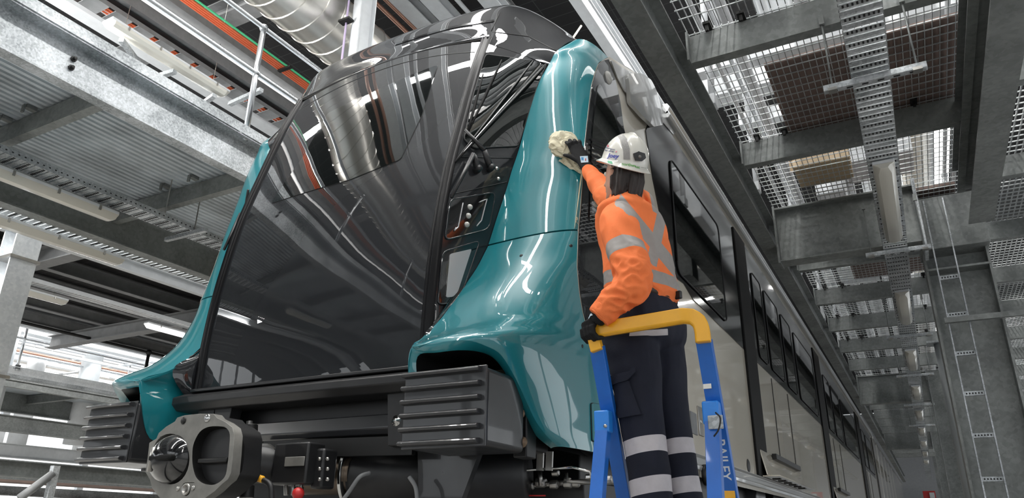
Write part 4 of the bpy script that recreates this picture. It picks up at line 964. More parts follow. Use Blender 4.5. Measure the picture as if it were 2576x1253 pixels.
railing(1.90, [.2, 2.75, 5.3, 7.1, 9.9, 12.4, 15], 3.36, 1.1, .024, M_WHITE, 'pale tube handrail on the inner edge of the right walkway', ball=.042, y1=36)
railing(3.80, [.8, 4.1, 7.0, 10.2, 13.3], 3.36, 1.1, .024, M_WHITE, 'pale tube handrail on the outer edge of the right walkway', ball=.042, y1=36)
# services above the right walkway
tag(MB().box((3.2, 8.0, 5.2), (4.2, .30, .34)).build('white_cross_girder', M_WHITE), 'white cross girder seen through the right walkway grating', 'beam')
tag(MB().box((3.2, 14.6, 5.2), (4.2, .30, .34)).build('white_cross_girder', M_WHITE), 'farther white cross girder above the right walkway', 'beam')
tag(MB().lathe([(.30, 0), (.30, 2.6), (.34, 2.6), (.34, 0), (.30, 0)], (2.5, 7.9, 5.3), (.1, -.55, .8), 28).build('white_duct', M_WHITE, smooth=True), 'open ended white duct above the right walkway grating, top of photo', 'duct')
tag(MB().cyl((2.62, -4, 4.75), (2.62, 30, 4.75), .10, 16).build('white_service_pipe', M_WHITE, smooth=True), 'fat white pipe running above the right walkway', 'pipe')
tag(MB().cyl((2.25, -4, 5.1), (2.25, 30, 5.1), .05, 12).build('white_service_pipe', M_WHITE, smooth=True), 'slim white pipe above the inner edge of the right walkway', 'pipe')
tag(MB().cyl((3.5, 2, 5.0), (3.5, 30, 5.0), .14, 16).build('cream_service_pipe', M_CREAM, smooth=True), 'cream lagged pipe above the outer half of the right walkway', 'pipe')
for i, (x, y, sx_, sy_, sz_, z) in enumerate(((3.05, 8.5, .7, .6, .5, 4.2), (2.45, 9.9, .35, .8, .8, 4.6), (3.35, 11.5, .5, .9, .6, 4.3), (2.5, 13.0, .6, 1.0, .5, 4.4), (3.2, 15.8, .7, 1.2, .6, 4.4))):
    tag(MB().box((x, y, z), (sx_, sy_, sz_)).box((x, y, z + sz_ / 2 + .02), (sx_ + .06, sy_ + .06, .04)).box((x, y, (z + 8.54) / 2), (.03, .03, 8.54 - z)).build('white_plant_unit', M_WHITE, bevel=.01), 'white boxed plant unit above the right walkway, %s from the camera' % ORD[i], 'plant unit')
for i, (x, z) in enumerate(((2.1, 6.4), (2.45, 6.0), (4.1, 6.3))):
    tag(MB().box((x, 10, z), (.22, 34, .10)).build('glow_strip' if i == 2 else 'white_trunking', M_GLOWW if i == 2 else M_WHITE), ('white trunking above the right walkway, nearest the train', 'white trunking above the middle of the right walkway', 'glowing strip light above the outer edge of the right walkway')[i], ('trunking', 'trunking', 'strip light')[i])
# tray, fittings and trapezes under the right walkway
cable_tray('cable_tray', 3.045, 2.60, .4, 16, .205, 'slotted galvanised cable tray hung along the middle of the right walkway', step=.062)
cable_tray('cable_tray', 3.045, 2.60, 16, 40, .205, 'distant run of the cable tray under the right walkway', step=.3, fine=False)
fy = [(5.45, 7.05), (8.85, 10.15), (11.95, 13.2), (15.0, 16.2), (18, 19.2), (21, 22.2), (24, 25.2), (27, 28.2), (30, 31.2)]
for i, (a, b) in enumerate(fy):
    batten(3.045, 2.535, a, b, 'clear light fitting under the right walkway tray, %s from the camera' % ORD[i], .15)
for i, y in enumerate((4.25, 7.45, 11.0, 13.9, 17.2, 20.5)):
    e = empty('trapeze_hanger', (3.04, y, 2.58), 'slotted strut and two rods holding the right walkway tray, %s from the camera' % ORD[i], 'hanger')
    st_ = MB().bar((2.78, y, 2.565), (3.34, y, 2.565), .045, .04).build('strut', M_GALV, e, bevel=.003)
    for k in range(6): MB().box((2.84 + k * .085, y, 2.544), (.035, .012, .004)).build('strut_slot', M_RUB, st_)
    for x in (2.83, 3.29):
        MB().cyl((x, y, 2.56), (x, y + .05, 3.10), .006, 8).build('rod', M_GALVD, e, smooth=True)
        MB().box((x, y + .04, 3.10), (.03, .03, .07)).build('rod_clamp', M_GALVD, e); MB().box((x, y, 2.55), (.05, .05, .02)).build('rod_nut', M_STEEL, e)
# dark column with vertical cable ladder
dcx = empty('steel_column', (3.56, 8.15, FLOOR), 'massive dark steel column carrying the right walkway', 'column')
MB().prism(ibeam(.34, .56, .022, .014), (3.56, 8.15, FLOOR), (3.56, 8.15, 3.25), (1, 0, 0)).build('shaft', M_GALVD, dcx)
MB().box((3.56, 8.12, 2.50), (.54, .30, .02)).build('stiffener', M_GALVD, dcx); MB().box((3.56, 8.06, 2.95), (.60, .40, .55)).build('haunch', M_GALVD, dcx, bevel=.006)
lad = empty('cable_ladder', (3.5, 7.85, FLOOR), 'vertical cable ladder climbing the dark right column', 'cable ladder')
for x in (3.375, 3.545): MB().box((x, 7.88, .95), (.012, .05, 4.5)).build('rail', M_GALV, lad)
for i in range(12):
    r_ = MB().box((3.46, 7.89, -1.0 + i * .375), (.17, .03, .042)).build('rung', M_GALV, lad, bevel=.002)
    for k in range(6): MB().box((3.40 + k * .024, 7.874, -1.0 + i * .375), (.012, .003, .014)).build('rung_hole', M_RUB, r_)
tag(MB().bar((3.34, 7.80, 1.93), (4.0, 7.80, 1.93), .05, .05).build('slotted_strut', M_GALVD), 'slotted strut clamped across the dark right column', 'strut')
for i, y in enumerate((17.2, 27.0, 36)):
    tag(MB().prism(ibeam(.30, .40, .022, .014), (3.50, y, FLOOR), (3.50, y, 3.25), (1, 0, 0)).build('steel_column', M_GALVD), 'steel column of the right walkway, %s one beyond the dark column' % ORD[i], 'column')
rw = empty('rainwater_pipe', (3.44, 13.2, FLOOR), 'pale grey vertical pipe behind the dark column', 'pipe')
MB().cyl((3.50, 12.9, FLOOR), (3.50, 12.9, 2.85), .115, 24).build('pipe', mat('grey_plastic', (.30, .32, .33), .4), rw, smooth=True)
for z in (.25, 2.85): MB().box((3.50, 12.9, z), (.42, .30, .03)).build('pipe_bracket', M_GALV, rw)
sg = empty('fire_sign', (3.22, 22, .5), 'small red and white sign hanging far down the right aisle', 'sign')
MB().box(PX(2338, 1246, y=24), (.30, .03, .22)).build('panel', M_RED, sg); MB().box(PX(2345, 1246, y=23.95), (.12, .03, .14)).build('symbol', M_WHITE, sg)
# second grating deck and perforated sheets at the far right
pp = empty('outer_deck', (5.2, 8, 3.2), 'perforated outer deck at the right edge of the picture', 'deck')
mb = MB()
for k in range(56): mb.box((4.05 + k * .05, 11.5, 3.32), (.010, 27, .012))
for k in range(270): mb.box((5.4, -2 + k * .1, 3.31), (2.8, .012, .01))
mb.build('grating', M_GALVW, pp)
for k in range(14): MB().prism(channel(.085, .2, .01, -1), (3.95, .5 + k * 1.7, 3.18), (6.9, .5 + k * 1.7, 3.18)).build('bearer', M_GALVD, pp)
MB().prism(ibeam(.2, .5), (4.10, Y0, 2.98), (4.10, Y1, 2.98)).build('side_beam', M_GALVD, pp) if 0 else None
MB().box((5.4, 8.6, 3.42), (2.8, 1.5, .02)).build('covering_sheet', M_GREYST, pp); MB().box((5.4, 11.6, 3.42), (2.8, .9, .02)).build('covering_sheet', M_GREYST, pp)
tag(MB().box((7.2, 18, 2.9), (.3, 54, .6)).build('wall_beam', M_GALVD), 'deep beam along the far right side', 'beam') if 0 else None

for i, (x, z) in enumerate(((2.05, 4.2), (2.9, 5.6), (3.25, 4.9), (3.75, 5.4))):
    tag(MB().cyl((x, -2, z), (x, 30, z), (.06, .11, .05, .09)[i], 14).build('white_pipe', M_WHITE, smooth=True), 'round white pipe over the right walkway grating, %s from the train' % ORD[i], 'pipe')
for i, (y, z) in enumerate(((3.2, 5.9), (6.6, 4.6), (9.6, 5.6), (12.2, 4.8))):
    tag(MB().box((3.1, y, z), (3.4, .16, .20)).build('white_cross_channel', M_WHITE), 'white channel crossing over the right walkway, %s from the camera' % ORD[i], 'channel')
# ================================================================ PLATFORM LADDER
def Jp(u, v, y): return PX(u, v, y=y)
YR = 2.66
ldr = empty('platform_ladder', (2.07, 2.8, FLOOR), 'blue platform ladder with a yellow guard rail, under the worker', 'ladder')
path = spline([Jp(1497, 832, YR), Jp(1560, 821, YR), Jp(1640, 808, YR), Jp(1718, 795, YR)], 12) + spline([Jp(1742, 797, YR), Jp(1760, 810, YR), Jp(1768, 832, YR), Jp(1771, 862, YR)], 8)
prof = [(-.020, -.036), (.020, -.036), (.020, -.026), (-.008, -.026), (-.008, .026), (.020, .026), (.020, .036), (-.020, .036)]
def sweep(path, prof, out, mi=0):
    """sweep a section along a path lying in a plane of constant Y; out = direction of section x"""
    mb = MB(); n = len(prof); rings = []
    for i, p in enumerate(path):
        a = path[max(i - 1, 0)]; b = path[min(i + 1, len(path) - 1)]; d = (b - a).normalized(); o = V(out); u = d.cross(o).normalized()
        rings.append([p + o * q[0] + u * q[1] for q in prof])
    vs = [q for r in rings for q in r]; fs = []
    for i in range(len(path) - 1):
        for k in range(n): fs.append((i * n + k, i * n + (k + 1) % n, (i + 1) * n + (k + 1) % n, (i + 1) * n + k))
    fs.append(list(range(n))); fs.append([(len(path) - 1) * n + k for k in range(n)])
    return mb.add(vs, fs, mi)
gr = sweep(path, [(-.018, -.024), (.018, -.029), (.018, .024), (.006, .031), (-.018, .028)], (0, -1, 0)).build('guard_rail', M_YEL, ldr, bevel=.004)
sweep([Jp(1493, 840, YR + .01), Jp(1496, 856, YR + .01), Jp(1503, 884, YR + .01)], [(-.018, -.024), (.018, -.024), (.018, .024), (-.018, .024)], (0, -1, 0)).build('rail_socket', M_YEL, gr, bevel=.004)
def stile(a, b, w=.058, d=.030, name='stile', mm=M_BLUE, parent=ldr):
    return MB().prism([(-w/2, -d/2), (w/2, -d/2), (w/2, d/2), (w/2 - .006, d/2), (w/2 - .006, -d/2 + .006), (-w/2 + .006, -d/2 + .006), (-w/2 + .006, d/2), (-w/2, d/2)], a, b, (0, 1, 0)).build(name, mm, parent, bevel=.002)
def ext(a, b, z):  # carry the line a-b on down to height z
    t = (z - a.z) / (b.z - a.z); return a + (b - a) * t
LT, LB = Jp(1502, 872, 2.68), Jp(1570, 1250, 2.94)
RT, RB = Jp(1771, 856, 2.68), Jp(1838, 1250, 2.94)
LB2, RB2 = ext(LT, LB, FLOOR + .02), ext(RT, RB, FLOOR + .02)
stile(LT, LB2); stile(RT, RB2)
FL, FLb = Jp(1519, 1062, 2.74), Jp(1503, 1252, 2.67)
FR, FRb = Jp(1792, 1040, 2.76), Jp(1801, 1252, 2.68)
FL2, FR2 = ext(FL, FLb, FLOOR + .02), ext(FR, FRb, FLOOR + .02)
for a, b in ((FL, FL2), (FR, FR2)):
    s_ = stile(a, b, .052, .040, 'front_leg')
    MB().box(a + V((0, -.004, .0)), (.062, .05, .085)).build('leg_cap', mat('blue_plastic', (.02, .22, .72), .35), s_, bevel=.006)
    MB().cyl(a + V((.018, -.034, -.02)), a + V((.018, .03, -.02)), .007, 10).build('pivot_bolt', M_STEEL, s_, smooth=True)
MB().box(Jp(1800, 1062, 2.715), (.055, .006, .05)).build('hinge_plate', M_GALV, ldr, bevel=.003)
MB().tube(spline([Jp(1800, 1038, 2.70), Jp(1812, 1052, 2.69), Jp(1808, 1080, 2.69), Jp(1796, 1098, 2.70)], 14), .003, 6).build('spreader_cord', M_RUB, ldr, smooth=True)
# platform and steps under the worker's boots
zpl = -.115
pa, pb = ext(LT, LB, zpl), ext(RT, RB, zpl)
MB().box(((pa.x + pb.x) / 2, pa.y - .08, zpl), (pb.x - pa.x + .02, .40, .035)).build('platform', M_GALVW, ldr, bevel=.006)
for i in range(4):
    z = zpl - .27 * (i + 1); a = ext(FL, FLb, z); b = ext(FR, FRb, z)
    MB().bar(a, b, .075, .03).build('step', M_GALVW, ldr, bevel=.004)
for z in (-.5, -.95): MB().bar(ext(LT, LB, z), ext(RT, RB, z), .03, .03).build('rear_brace', M_BLUE, ldr, bevel=.003)
# ================================================================ WORKER
worker = empty('person', (2.05, 2.93, zpl + .02), 'worker in orange shirt, navy trousers and white helmet wiping the teal nose from a ladder', 'person')
M_SKIN = mat('skin', (.52, .29, .20), .5, var=.06)
M_HAIR = mat('dark_hair', (.018, .012, .010), .62, var=.4, vscale=60, stretch=(1, 1, .08))
M_ORNG = mat('orange_fabric', (.86, .20, .06), .78, var=.07, vscale=5, bump=.12, bscale=260, spec=.25)
M_TAPE = mat('grey_tape', (.30, .275, .26), .5, var=.05, vscale=20)
M_TAPEL = mat('silver_tape', (.50, .47, .49), .5, var=.08, vscale=20)
M_NAVY = mat('navy_fabric', (.012, .014, .026), .8, var=.2, vscale=4, bump=.10, bscale=240, spec=.3)
M_GLOVE = mat('black_glove', (.009, .009, .010), .75, bump=.25, bscale=300, spec=.3)
M_HELM = mat('white_helmet', (.70, .68, .62), .25, coat=.8)
M_BELT = mat('brown_belt', (.03, .018, .012), .5)
Sx = V((.30, .954, 0)); Fx = V((-.954, .30, 0)); UZ = V((0, 0, 1))
def rings(mb, centers, dims, S=None, F=None, n=20, pw=2.3):
    """stack of superellipse sections; dims = (half width along S, half depth along F)"""
    S = S or Sx; F = F or Fx; vs = []; fs = []
    for c, (a, b) in zip(centers, dims):
        for k in range(n):
            q = 2 * math.pi * k / n; cc, ss = math.cos(q), math.sin(q)
            vs.append(V(c) + S * a * math.copysign(abs(cc) ** (2 / pw), cc) + F * b * math.copysign(abs(ss) ** (2 / pw), ss))
    m_ = len(centers)
    for i in range(m_ - 1):
        for k in range(n): fs.append((i * n + k, i * n + (k + 1) % n, (i + 1) * n + (k + 1) % n, (i + 1) * n + k))
    fs.append(list(range(n))); fs.append([(m_ - 1) * n + k for k in range(n)])
    return mb.add(vs, fs)
def densring(centers, dims, k=5):
    C_ = spline(centers, (len(centers) - 1) * k + 1, even=False); D = spline([V((a, b, 0)) for a, b in dims], (len(dims) - 1) * k + 1, even=False)
    return C_, [(d.x, d.y) for d in D]
def fuse(mb, voxel, name, smooth=4, disp=None):
    """one continuous skin from overlapping closed pieces"""
    me = mb.mesh(name, [], True); o = bpy.data.objects.new(name, me); COL.objects.link(o)
    md = o.modifiers.new('r', 'REMESH'); md.mode = 'VOXEL'; md.voxel_size = voxel; md.use_smooth_shade = True
    if smooth: s_ = o.modifiers.new('s', 'SMOOTH'); s_.iterations = smooth; s_.factor = .5
    dg_ = bpy.context.evaluated_depsgraph_get(); dg_.update()
    new = bpy.data.meshes.new_from_object(o.evaluated_get(dg_)); bpy.data.objects.remove(o); bpy.data.meshes.remove(me)
    if disp:
        N_ = [v.normal.copy() for v in new.vertices]
        for v, n_ in zip(new.vertices, N_): v.co += n_ * disp(v.co)
    return new
def put(me, name, mats, parent):
    me.name = name
    idx = [p.material_index for p in me.polygons]; me.materials.clear()
    for m_ in mats: me.materials.append(m_)
    for p, i_ in zip(me.polygons, idx): p.use_smooth = True; p.material_index = min(i_, len(mats) - 1)
    o = bpy.data.objects.new(name, me); COL.objects.link(o); o.parent = parent
    pm = Matrix.Identity(4); q = parent
    while q is not None: pm = Matrix.Translation(q.location) @ pm; q = q.parent
    me.transform(pm.inverted()); return o
def cutmark(me, mi, co_a, no_a, co_b, no_b, region):
    """faces between two planes and inside region(p) take material mi, with straight cut edges"""
    bm = bmesh.new(); bm.from_mesh(me)
    for co, no in ((co_a, no_a), (co_b, no_b)):
        fc = [f for f in bm.faces if region(f.calc_center_median())]
        ed = list({e for f in fc for e in f.edges}); vt = list({v for f in fc for v in f.verts})
        bmesh.ops.bisect_plane(bm, geom=vt + ed + fc, plane_co=co, plane_no=no, dist=1e-6)
    for f in bm.faces:
        c = f.calc_center_median()
        if region(c) and (c - V(co_a)).dot(V(no_a)) > 0 and (c - V(co_b)).dot(V(no_b)) < 0: f.material_index = mi
    bm.to_mesh(me); bm.free()
# key points
belt = Jp(1616, 752, 2.93); neck = Jp(1577, 492, 2.93); 
mid = Jp(1604, 650, 2.95); chest = Jp(1588, 570, 2.96)
shL = Jp(1558, 556, 2.76); elL = Jp(1592, 708, 2.65); wrL = Jp(1510, 794, 2.62)
shR = Jp(1600, 520, 3.06); elR = Jp(1535, 498, 3.16)
hR = hit('up', 1452, 396, .045); wrR = Jp(1480, 430, hR.y - .02)
head = Jp(1568, 436, 2.90)
# ---- body: one continuous skin, mostly inside the clothes
mb = MB()
rings(mb, *densring([belt - UZ * .10, mid, chest, neck - UZ * .07, neck], [(.13, .09), (.125, .09), (.15, .095), (.12, .07), (.055, .055)]))
mb.tube(spline([neck - UZ * .05, neck.lerp(head, .5), head], 6), [.058, .055, .055, .055, .055, .055], 14)
HF = V((-.90, .42, .22)).normalized(); HS = UZ.cross(HF).normalized() * -1; HU = HS.cross(HF).normalized()
if HU.z < 0: HU = -HU
def hp_(f, s, u): return head + HF * f + HS * s + HU * u
rings(mb, [hp_(.012, 0, -.135), hp_(.010, 0, -.12), hp_(0, 0, -.08), hp_(-.004, 0, -.03), hp_(-.008, 0, .02), hp_(-.010, 0, .07), hp_(-.012, 0, .105)], [(.022, .03), (.045, .06), (.062, .083), (.070, .092), (.074, .096), (.066, .084), (.03, .04)], HS, HF, 22, 2.1)
mb.tube([hp_(.085, 0, -.005), hp_(.108, 0, -.045), hp_(.088, 0, -.055)], [.010, .017, .012], 10)
mb.tube([hp_(.088, .012, -.078), hp_(.091, 0, -.080), hp_(.088, -.012, -.078)], [.008, .010, .008], 8)
mb.tube([hp_(.06, -.022, -.115), hp_(.075, 0, -.122), hp_(.06, .022, -.115)], [.014, .018, .014], 8)
for s_ in (-1, 1):
    mb.tube([hp_(-.004, s_ * .070, -.060), hp_(-.014, s_ * .082, -.035), hp_(-.012, s_ * .086, -.012), hp_(.004, s_ * .078, -.004)], [.009, .013, .013, .008], 10)
for a, b, c in ((shL, elL, wrL), (shR, elR, wrR)): mb.tube(spline([a, b, c], 11), [.05, .048, .045, .042, .04, .038, .036, .034, .031, .029, .027], 12)
hipL = Jp(1582, 845, 2.86); hipR = Jp(1644, 842, 3.03); knL = Jp(1610, 1035, 2.85); knR = Jp(1678, 1045, 3.0)
anL = Jp(1652, 1262, 2.86); anR = Jp(1728, 1262, 3.0)
anL = V((anL.x, anL.y, zpl + .09)); anR = V((anR.x, anR.y, zpl + .09))
for a, b, c in ((hipL, knL, anL), (hipR, knR, anR)): mb.tube(spline([a + UZ * .06, b, c], 9), [.085, .085, .075, .065, .055, .052, .05, .042, .036], 14)
body = put(fuse(mb, .008, 'body', 3), 'body', [M_SKIN], worker)
for s_ in (-1, 1): MB().ball(hp_(.082, s_ * .031, .0), .012).build('eye', M_HELM, body, smooth=True)
# ---- hair under the helmet, shaggy at the nape
mb = MB()
rings(mb, [hp_(-.040, 0, -.075), hp_(-.038, 0, -.05), hp_(-.030, 0, -.01), hp_(-.022, 0, .03), hp_(-.016, 0, .07), hp_(-.01, 0, .10)], [(.050, .042), (.064, .056), (.074, .070), (.079, .082), (.074, .083), (.03, .04)], HS, HF, 24, 2.2)
random.seed(11)
for k in range(110):
    ang = random.uniform(-2.0, 2.0); rr_ = random.uniform(.80, 1.0)
    fx, sx__ = (-math.cos(ang) * .078 - .018) * rr_, math.sin(ang) * .077 * rr_
    if fx > -.012: continue
    side_ = abs(sx__) / .077
    L_ = .105 + random.uniform(-.02, .025) - .035 * side_ * (fx > -.04)
    mb.tube([hp_(fx * .95, sx__ * .97, .0), hp_(fx * 1.06, sx__ * 1.03, -.04), hp_(fx * 1.02, sx__ * 1.0, -.05 - L_ * .5), hp_(fx * .98 + random.uniform(-.010, .012), sx__ * .93 + random.uniform(-.012, .012), -.045 - L_)], [.012, .012, .009, .0022], 6)
hair = put(fuse(mb, .0032, 'hair', 0, lambda p: .0025 * noise.noise(V((p.x * 90, p.y * 90, p.z * 14)))), 'hair', [M_HAIR], body)
# ---- shirt
mb = MB()
cs, ds = densring([belt + UZ * -.035 + Fx * 0, belt + UZ * .03, mid, chest, neck - UZ * .085 - Fx * .01, neck - UZ * .035, neck + UZ * .012],
                  [(.150, .120), (.176, .138), (.172, .132), (.182, .135), (.165, .112), (.095, .080), (.066, .068)])
rings(mb, cs, ds, n=28, pw=2.4)
def sleeve(mb, pts, rad, k=8): 
    P_ = spline(pts, (len(pts) - 1) * k + 1, even=False); R_ = spline([V((r, 0, 0)) for r in rad], (len(pts) - 1) * k + 1, even=False)
    mb.tube(P_, [r.x for r in R_], 18)
sleeve(mb, [chest.lerp(shL, .55) + UZ * .03, shL + UZ * -.015, shL.lerp(elL, .55), elL, elL.lerp(wrL, .5), wrL + (wrL - elL).normalized() * .01], [.070, .084, .082, .074, .060, .047])
sleeve(mb, [chest.lerp(shR, .5) + UZ * .04, shR, shR.lerp(elR, .5), elR, elR.lerp(wrR, .6), wrR], [.09, .085, .075, .070, .052, .038])
# collar
mb.tube(spline([neck + UZ * .015 + Sx * .062 + Fx * .02, neck + UZ * .02 - Fx * .055 + Sx * .03, neck + UZ * .02 - Fx * .055 - Sx * .03, neck + UZ * .01 - Sx * .065 + Fx * .02, neck - UZ * .01 + Fx * .07], 16), .018, 8)
def wr(p):
    d = .007 * noise.noise(V((p.x * 9, p.y * 9, p.z * 7))) + .004 * (1 - abs(noise.noise(V((p.x * 14 + p.z * 6, p.y * 14, p.z * 8)))) * 3)
    e_ = (p - elL).length; k_ = max(0, 1 - e_ / .20) + .8 * max(0, 1 - (p - elL.lerp(wrL, .5)).length / .15) + .7 * max(0, 1 - (p - (belt + UZ * .03)).length / .24) + .4 * max(0, 1 - (p - elR).length / .15)
    ax = (p - elL).dot((wrL - elL).normalized())
    q = noise.noise(V((p.x * 22 + 3, p.y * 22, p.z * 30))) ; ridge_ = (1 - abs(q) * 2.6)
    return d + k_ * .011 * max(-.5, ridge_) - .003 * k_
ms = fuse(mb, .0065, 'shirt', 5, wr)
# reflective tapes: sleeve hoops, waist hoop, crossed braces over the back
dU = (elL - shL).normalized(); t0 = shL + dU * .165; t1 = shL + dU * .235
onL = lambda p: (p - (shL + dU * max(0, min((p - shL).dot(dU), .4)))).length < .105 and (p - shL).dot(dU) > .05 and (p - V(mid)).dot(Sx) < -.075
cutmark(ms, 1, t0, dU, t1, dU, onL)
tor = lambda p: not onL(p) and (p - elL).length > .08 and abs((p - mid).dot(Sx)) < .24 and (p - elL.lerp(wrL, .5)).length > .11
w0 = Jp(1650, 722, 2.93); wn_ = (UZ - Fx * .10 - Sx * .0).normalized()
cutmark(ms, 1, w0 - UZ * .012, wn_, w0 + UZ * .045, wn_, lambda p: tor(p) and p.z < w0.z + .12)
def diag(p0, p1, w_):
    """a tape running between two pixels on the back, cut by two planes that contain the viewing side of the back"""
    d = (p1 - p0).normalized(); vw = (p0.lerp(p1, .5) - CAM).normalized(); nn = d.cross(vw).normalized()
    back = lambda p: tor(p) and (p - p0).dot(d) > -.015 and (p - p1).dot(d) < .02 and (p - mid).dot(Fx) < .06
    cutmark(ms, 1, p0 - nn * w_ / 2, nn, p0 + nn * w_ / 2, nn, back)
Cx = Jp(1655, 590, 3.05)
diag(Jp(1556, 503, 2.84) , Jp(1692, 668, 3.08), .050)
diag(Jp(1648, 494, 3.06), Jp(1662, 560, 3.04), .046)
diag(Jp(1662, 556, 3.04), Jp(1632, 700, 2.98), .046)
# left front brace seen beside the sleeve
shirt = put(ms, 'shirt', [M_ORNG, M_TAPE], worker)
frt = lambda p: True
cuff = MB().tube([wrL - (wrL - elL).normalized() * .035, wrL + (wrL - elL).normalized() * .012], [.053, .050], 18); cuff.build('cuff', M_ORNG, shirt, smooth=True, bevel=.004)
fl = [shL + Fx * .10 + Sx * -.02 + UZ * -.02, shL + Fx * .115 - Sx * .01 - UZ * .10, mid + Fx * .135 - Sx * .12 + UZ * .01]
# ---- trousers
mb = MB()
pel = (hipL + hipR) / 2
cs, ds = densring([belt + UZ * .0, belt - UZ * .05, pel + UZ * .04 - Fx * .012, pel - UZ * .03 - Fx * .01, pel - UZ * .09], [(.158, .122), (.172, .138), (.198, .160), (.192, .150), (.13, .10)])
rings(mb, cs, ds, n=26, pw=2.4)
for h_, k_, a_ in ((hipL, knL, anL), (hipR, knR, anR)):
    P_ = [h_ + UZ * .02, h_.lerp(k_, .45) - Fx * .004, k_, k_.lerp(a_, .45), a_ + UZ * .0]
    c2, d2 = densring(P_, [(.098, .128), (.092, .112), (.078, .092), (.072, .086), (.068, .082)], 8)
    rings(mb, c2, d2, n=22, pw=2.2)
def wt(p):
    q = noise.noise(V((p.x * 11, p.y * 11, p.z * 5 + 9))); r = noise.noise(V((p.x * 20, p.y * 20, p.z * 16)))
    kk = max(0, 1 - abs(p.z - (pel.z - .10)) / .15)
    return .007 * (1 - abs(q) * 2) * .7 + .005 * r * kk - .002
mt = fuse(mb, .0075, 'trousers', 5, wt)
for z, hh_ in ((Jp(1640, 1120, 2.82).z, .060), (Jp(1650, 1222, 2.82).z, .060)):
    tn_ = (UZ + Fx * .16).normalized(); c0_ = V((2.04, 2.9, z))
    cutmark(mt, 1, c0_ - tn_ * hh_ / 2, tn_, c0_ + tn_ * hh_ / 2, tn_, lambda p: p.z < pel.z - .15)
trs = put(mt, 'trousers', [M_NAVY, M_TAPEL], worker)
TB = BVHTree.FromPolygons([tuple(v.co + worker.location) for v in mt.vertices], [list(p.vertices) for p in mt.polygons])
def thit(u, v, off=.004, bv=None):
    d = ray(u, v).normalized(); h = (bv or TB).ray_cast(CAM, d)
    if h[0] is None:
        q = (bv or TB).find_nearest(CAM + d * 3.35); return q[0] + q[1] * off
    n_ = h[1] if h[1].dot(d) < 0 else -h[1]; return h[0] + n_ * off
def tpatch(poly, name, m_, parent, off=.004, step=9, thick=.004, bv=None): return patch2d(poly, lambda a, b: thit(a, b, off, bv), step).build(name, m_, parent, smooth=True, solid=thick, offset=0)
tpatch([(1585, 833), (1677, 827), (1678, 842), (1584, 846)], 'pocket_tape', M_TAPEL, trs)
tpatch(roundpoly([(1524, 952), (1588, 934), (1598, 925), (1600, 938), (1582, 958), (1526, 974)], 4), 'pocket_flap', M_NAVY, trs, .014, 9, .010)
tpatch([(1530, 972), (1584, 958), (1612, 1040), (1618, 1042), (1562, 1052)], 'thigh_pocket', M_NAVY, trs, .008, 12, .010)
cs = [belt + UZ * .0]; bl_ = MB()
rings(bl_, [belt - UZ * .018, belt + UZ * .018], [(.166, .130), (.165, .129)], n=40, pw=2.4); bl_.build('belt', M_BELT, trs, smooth=True)
MB().box(belt - Fx * .134 + Sx * .06, (.05, .02, .034), Matrix.Rotation(-.3, 3, 'Z')).build('belt_pouch', M_SATIN, trs, bevel=.004)
for a_ in (anL, anR):
    bt = MB(); rings(bt, [a_ - UZ * .075 + Fx * .05, a_ - UZ * .05 + Fx * .05, a_ - UZ * .02 + Fx * .03, a_ + UZ * .03, a_ + UZ * .09], [(.048, .135), (.048, .13), (.045, .10), (.042, .055), (.045, .058)], n=18, pw=2.6)
    put(fuse(bt, .008, 'boot', 2), 'boot', [M_SATIN], worker)
# ---- gloves with five fingers
def glove(name, W, Hc, up, side, nrm, fingers, thumb, parent):
    """W wrist, Hc palm centre; up = towards fingers, side = towards thumb, nrm = back of hand"""
    mb = MB()
    rings(mb, [W - up * .03, W, W.lerp(Hc, .5), Hc, Hc + up * .035, Hc + up * .045], [(.034, .030), (.030, .026), (.036, .021), (.044, .019), (.041, .016), (.036, .012)], side, nrm, 18, 2.4)
    for (s0, pts) in fingers:
        base = Hc + up * .03 + side * s0
        P_ = [base] + [base + up * a + nrm * b + side * c for a, b, c in pts]
        mb.tube(P_, [.0115, .0110, .0100, .0085][:len(P_)], 10); mb.ball(P_[-1], .0085, 8)
    P_ = [W.lerp(Hc, .55) + side * .022] + [Hc + up * a + nrm * b + side * c for a, b, c in thumb]
    mb.tube(P_, [.016, .0135, .0115, .0095][:len(P_)], 10); mb.ball(P_[-1], .0095, 8)
    return put(fuse(mb, .0032, name, 3), name, [M_GLOVE], parent)
# right hand, spread on the cloth against the teal panel
n_up = (hit('up', 1452, 396, .05) - hit('up', 1452, 396, 0)).normalized()
upR = (Jp(1447, 370, hR.y) - wrR); upR = (upR - n_up * upR.dot(n_up)).normalized(); sdR = n_up.cross(upR).normalized()
if (Jp(1420, 400, hR.y) - Jp(1460, 400, hR.y)).dot(sdR) < 0: sdR = -sdR
hC = hR + n_up * .012
gR = glove('glove', wrR, hC, upR, sdR, n_up,
      [(.030, [(.030, .010, .004), (.055, -.004, .008), (.068, -.022, .010)]), (.011, [(.034, .012, .001), (.062, -.002, .003), (.076, -.022, .004)]),
       (-.009, [(.032, .010, -.002), (.056, -.006, -.004), (.066, -.024, -.005)]), (-.028, [(.024, .006, -.006), (.042, -.008, -.011), (.050, -.022, -.013)])],
      [(-.02, -.002, .050), (.0, -.010, .066), (.016, -.022, .074)], worker)
M_LBL = mat('pale_label', (.55, .68, .78), .5)
BR = BVHTree.FromPolygons([tuple(v.co + worker.location) for v in gR.data.vertices], [list(p.vertices) for p in gR.data.polygons])
tpatch([(1459, 394), (1478, 393), (1480, 409), (1462, 410)], 'glove_label', M_LBL, gR, .002, 6, .002, BR)
tpatch([(1462, 397), (1468, 397), (1468, 404), (1463, 404)], 'label_mark', mat('label_blue', (.02, .22, .5), .5), gR, .004, 6, .001, BR)
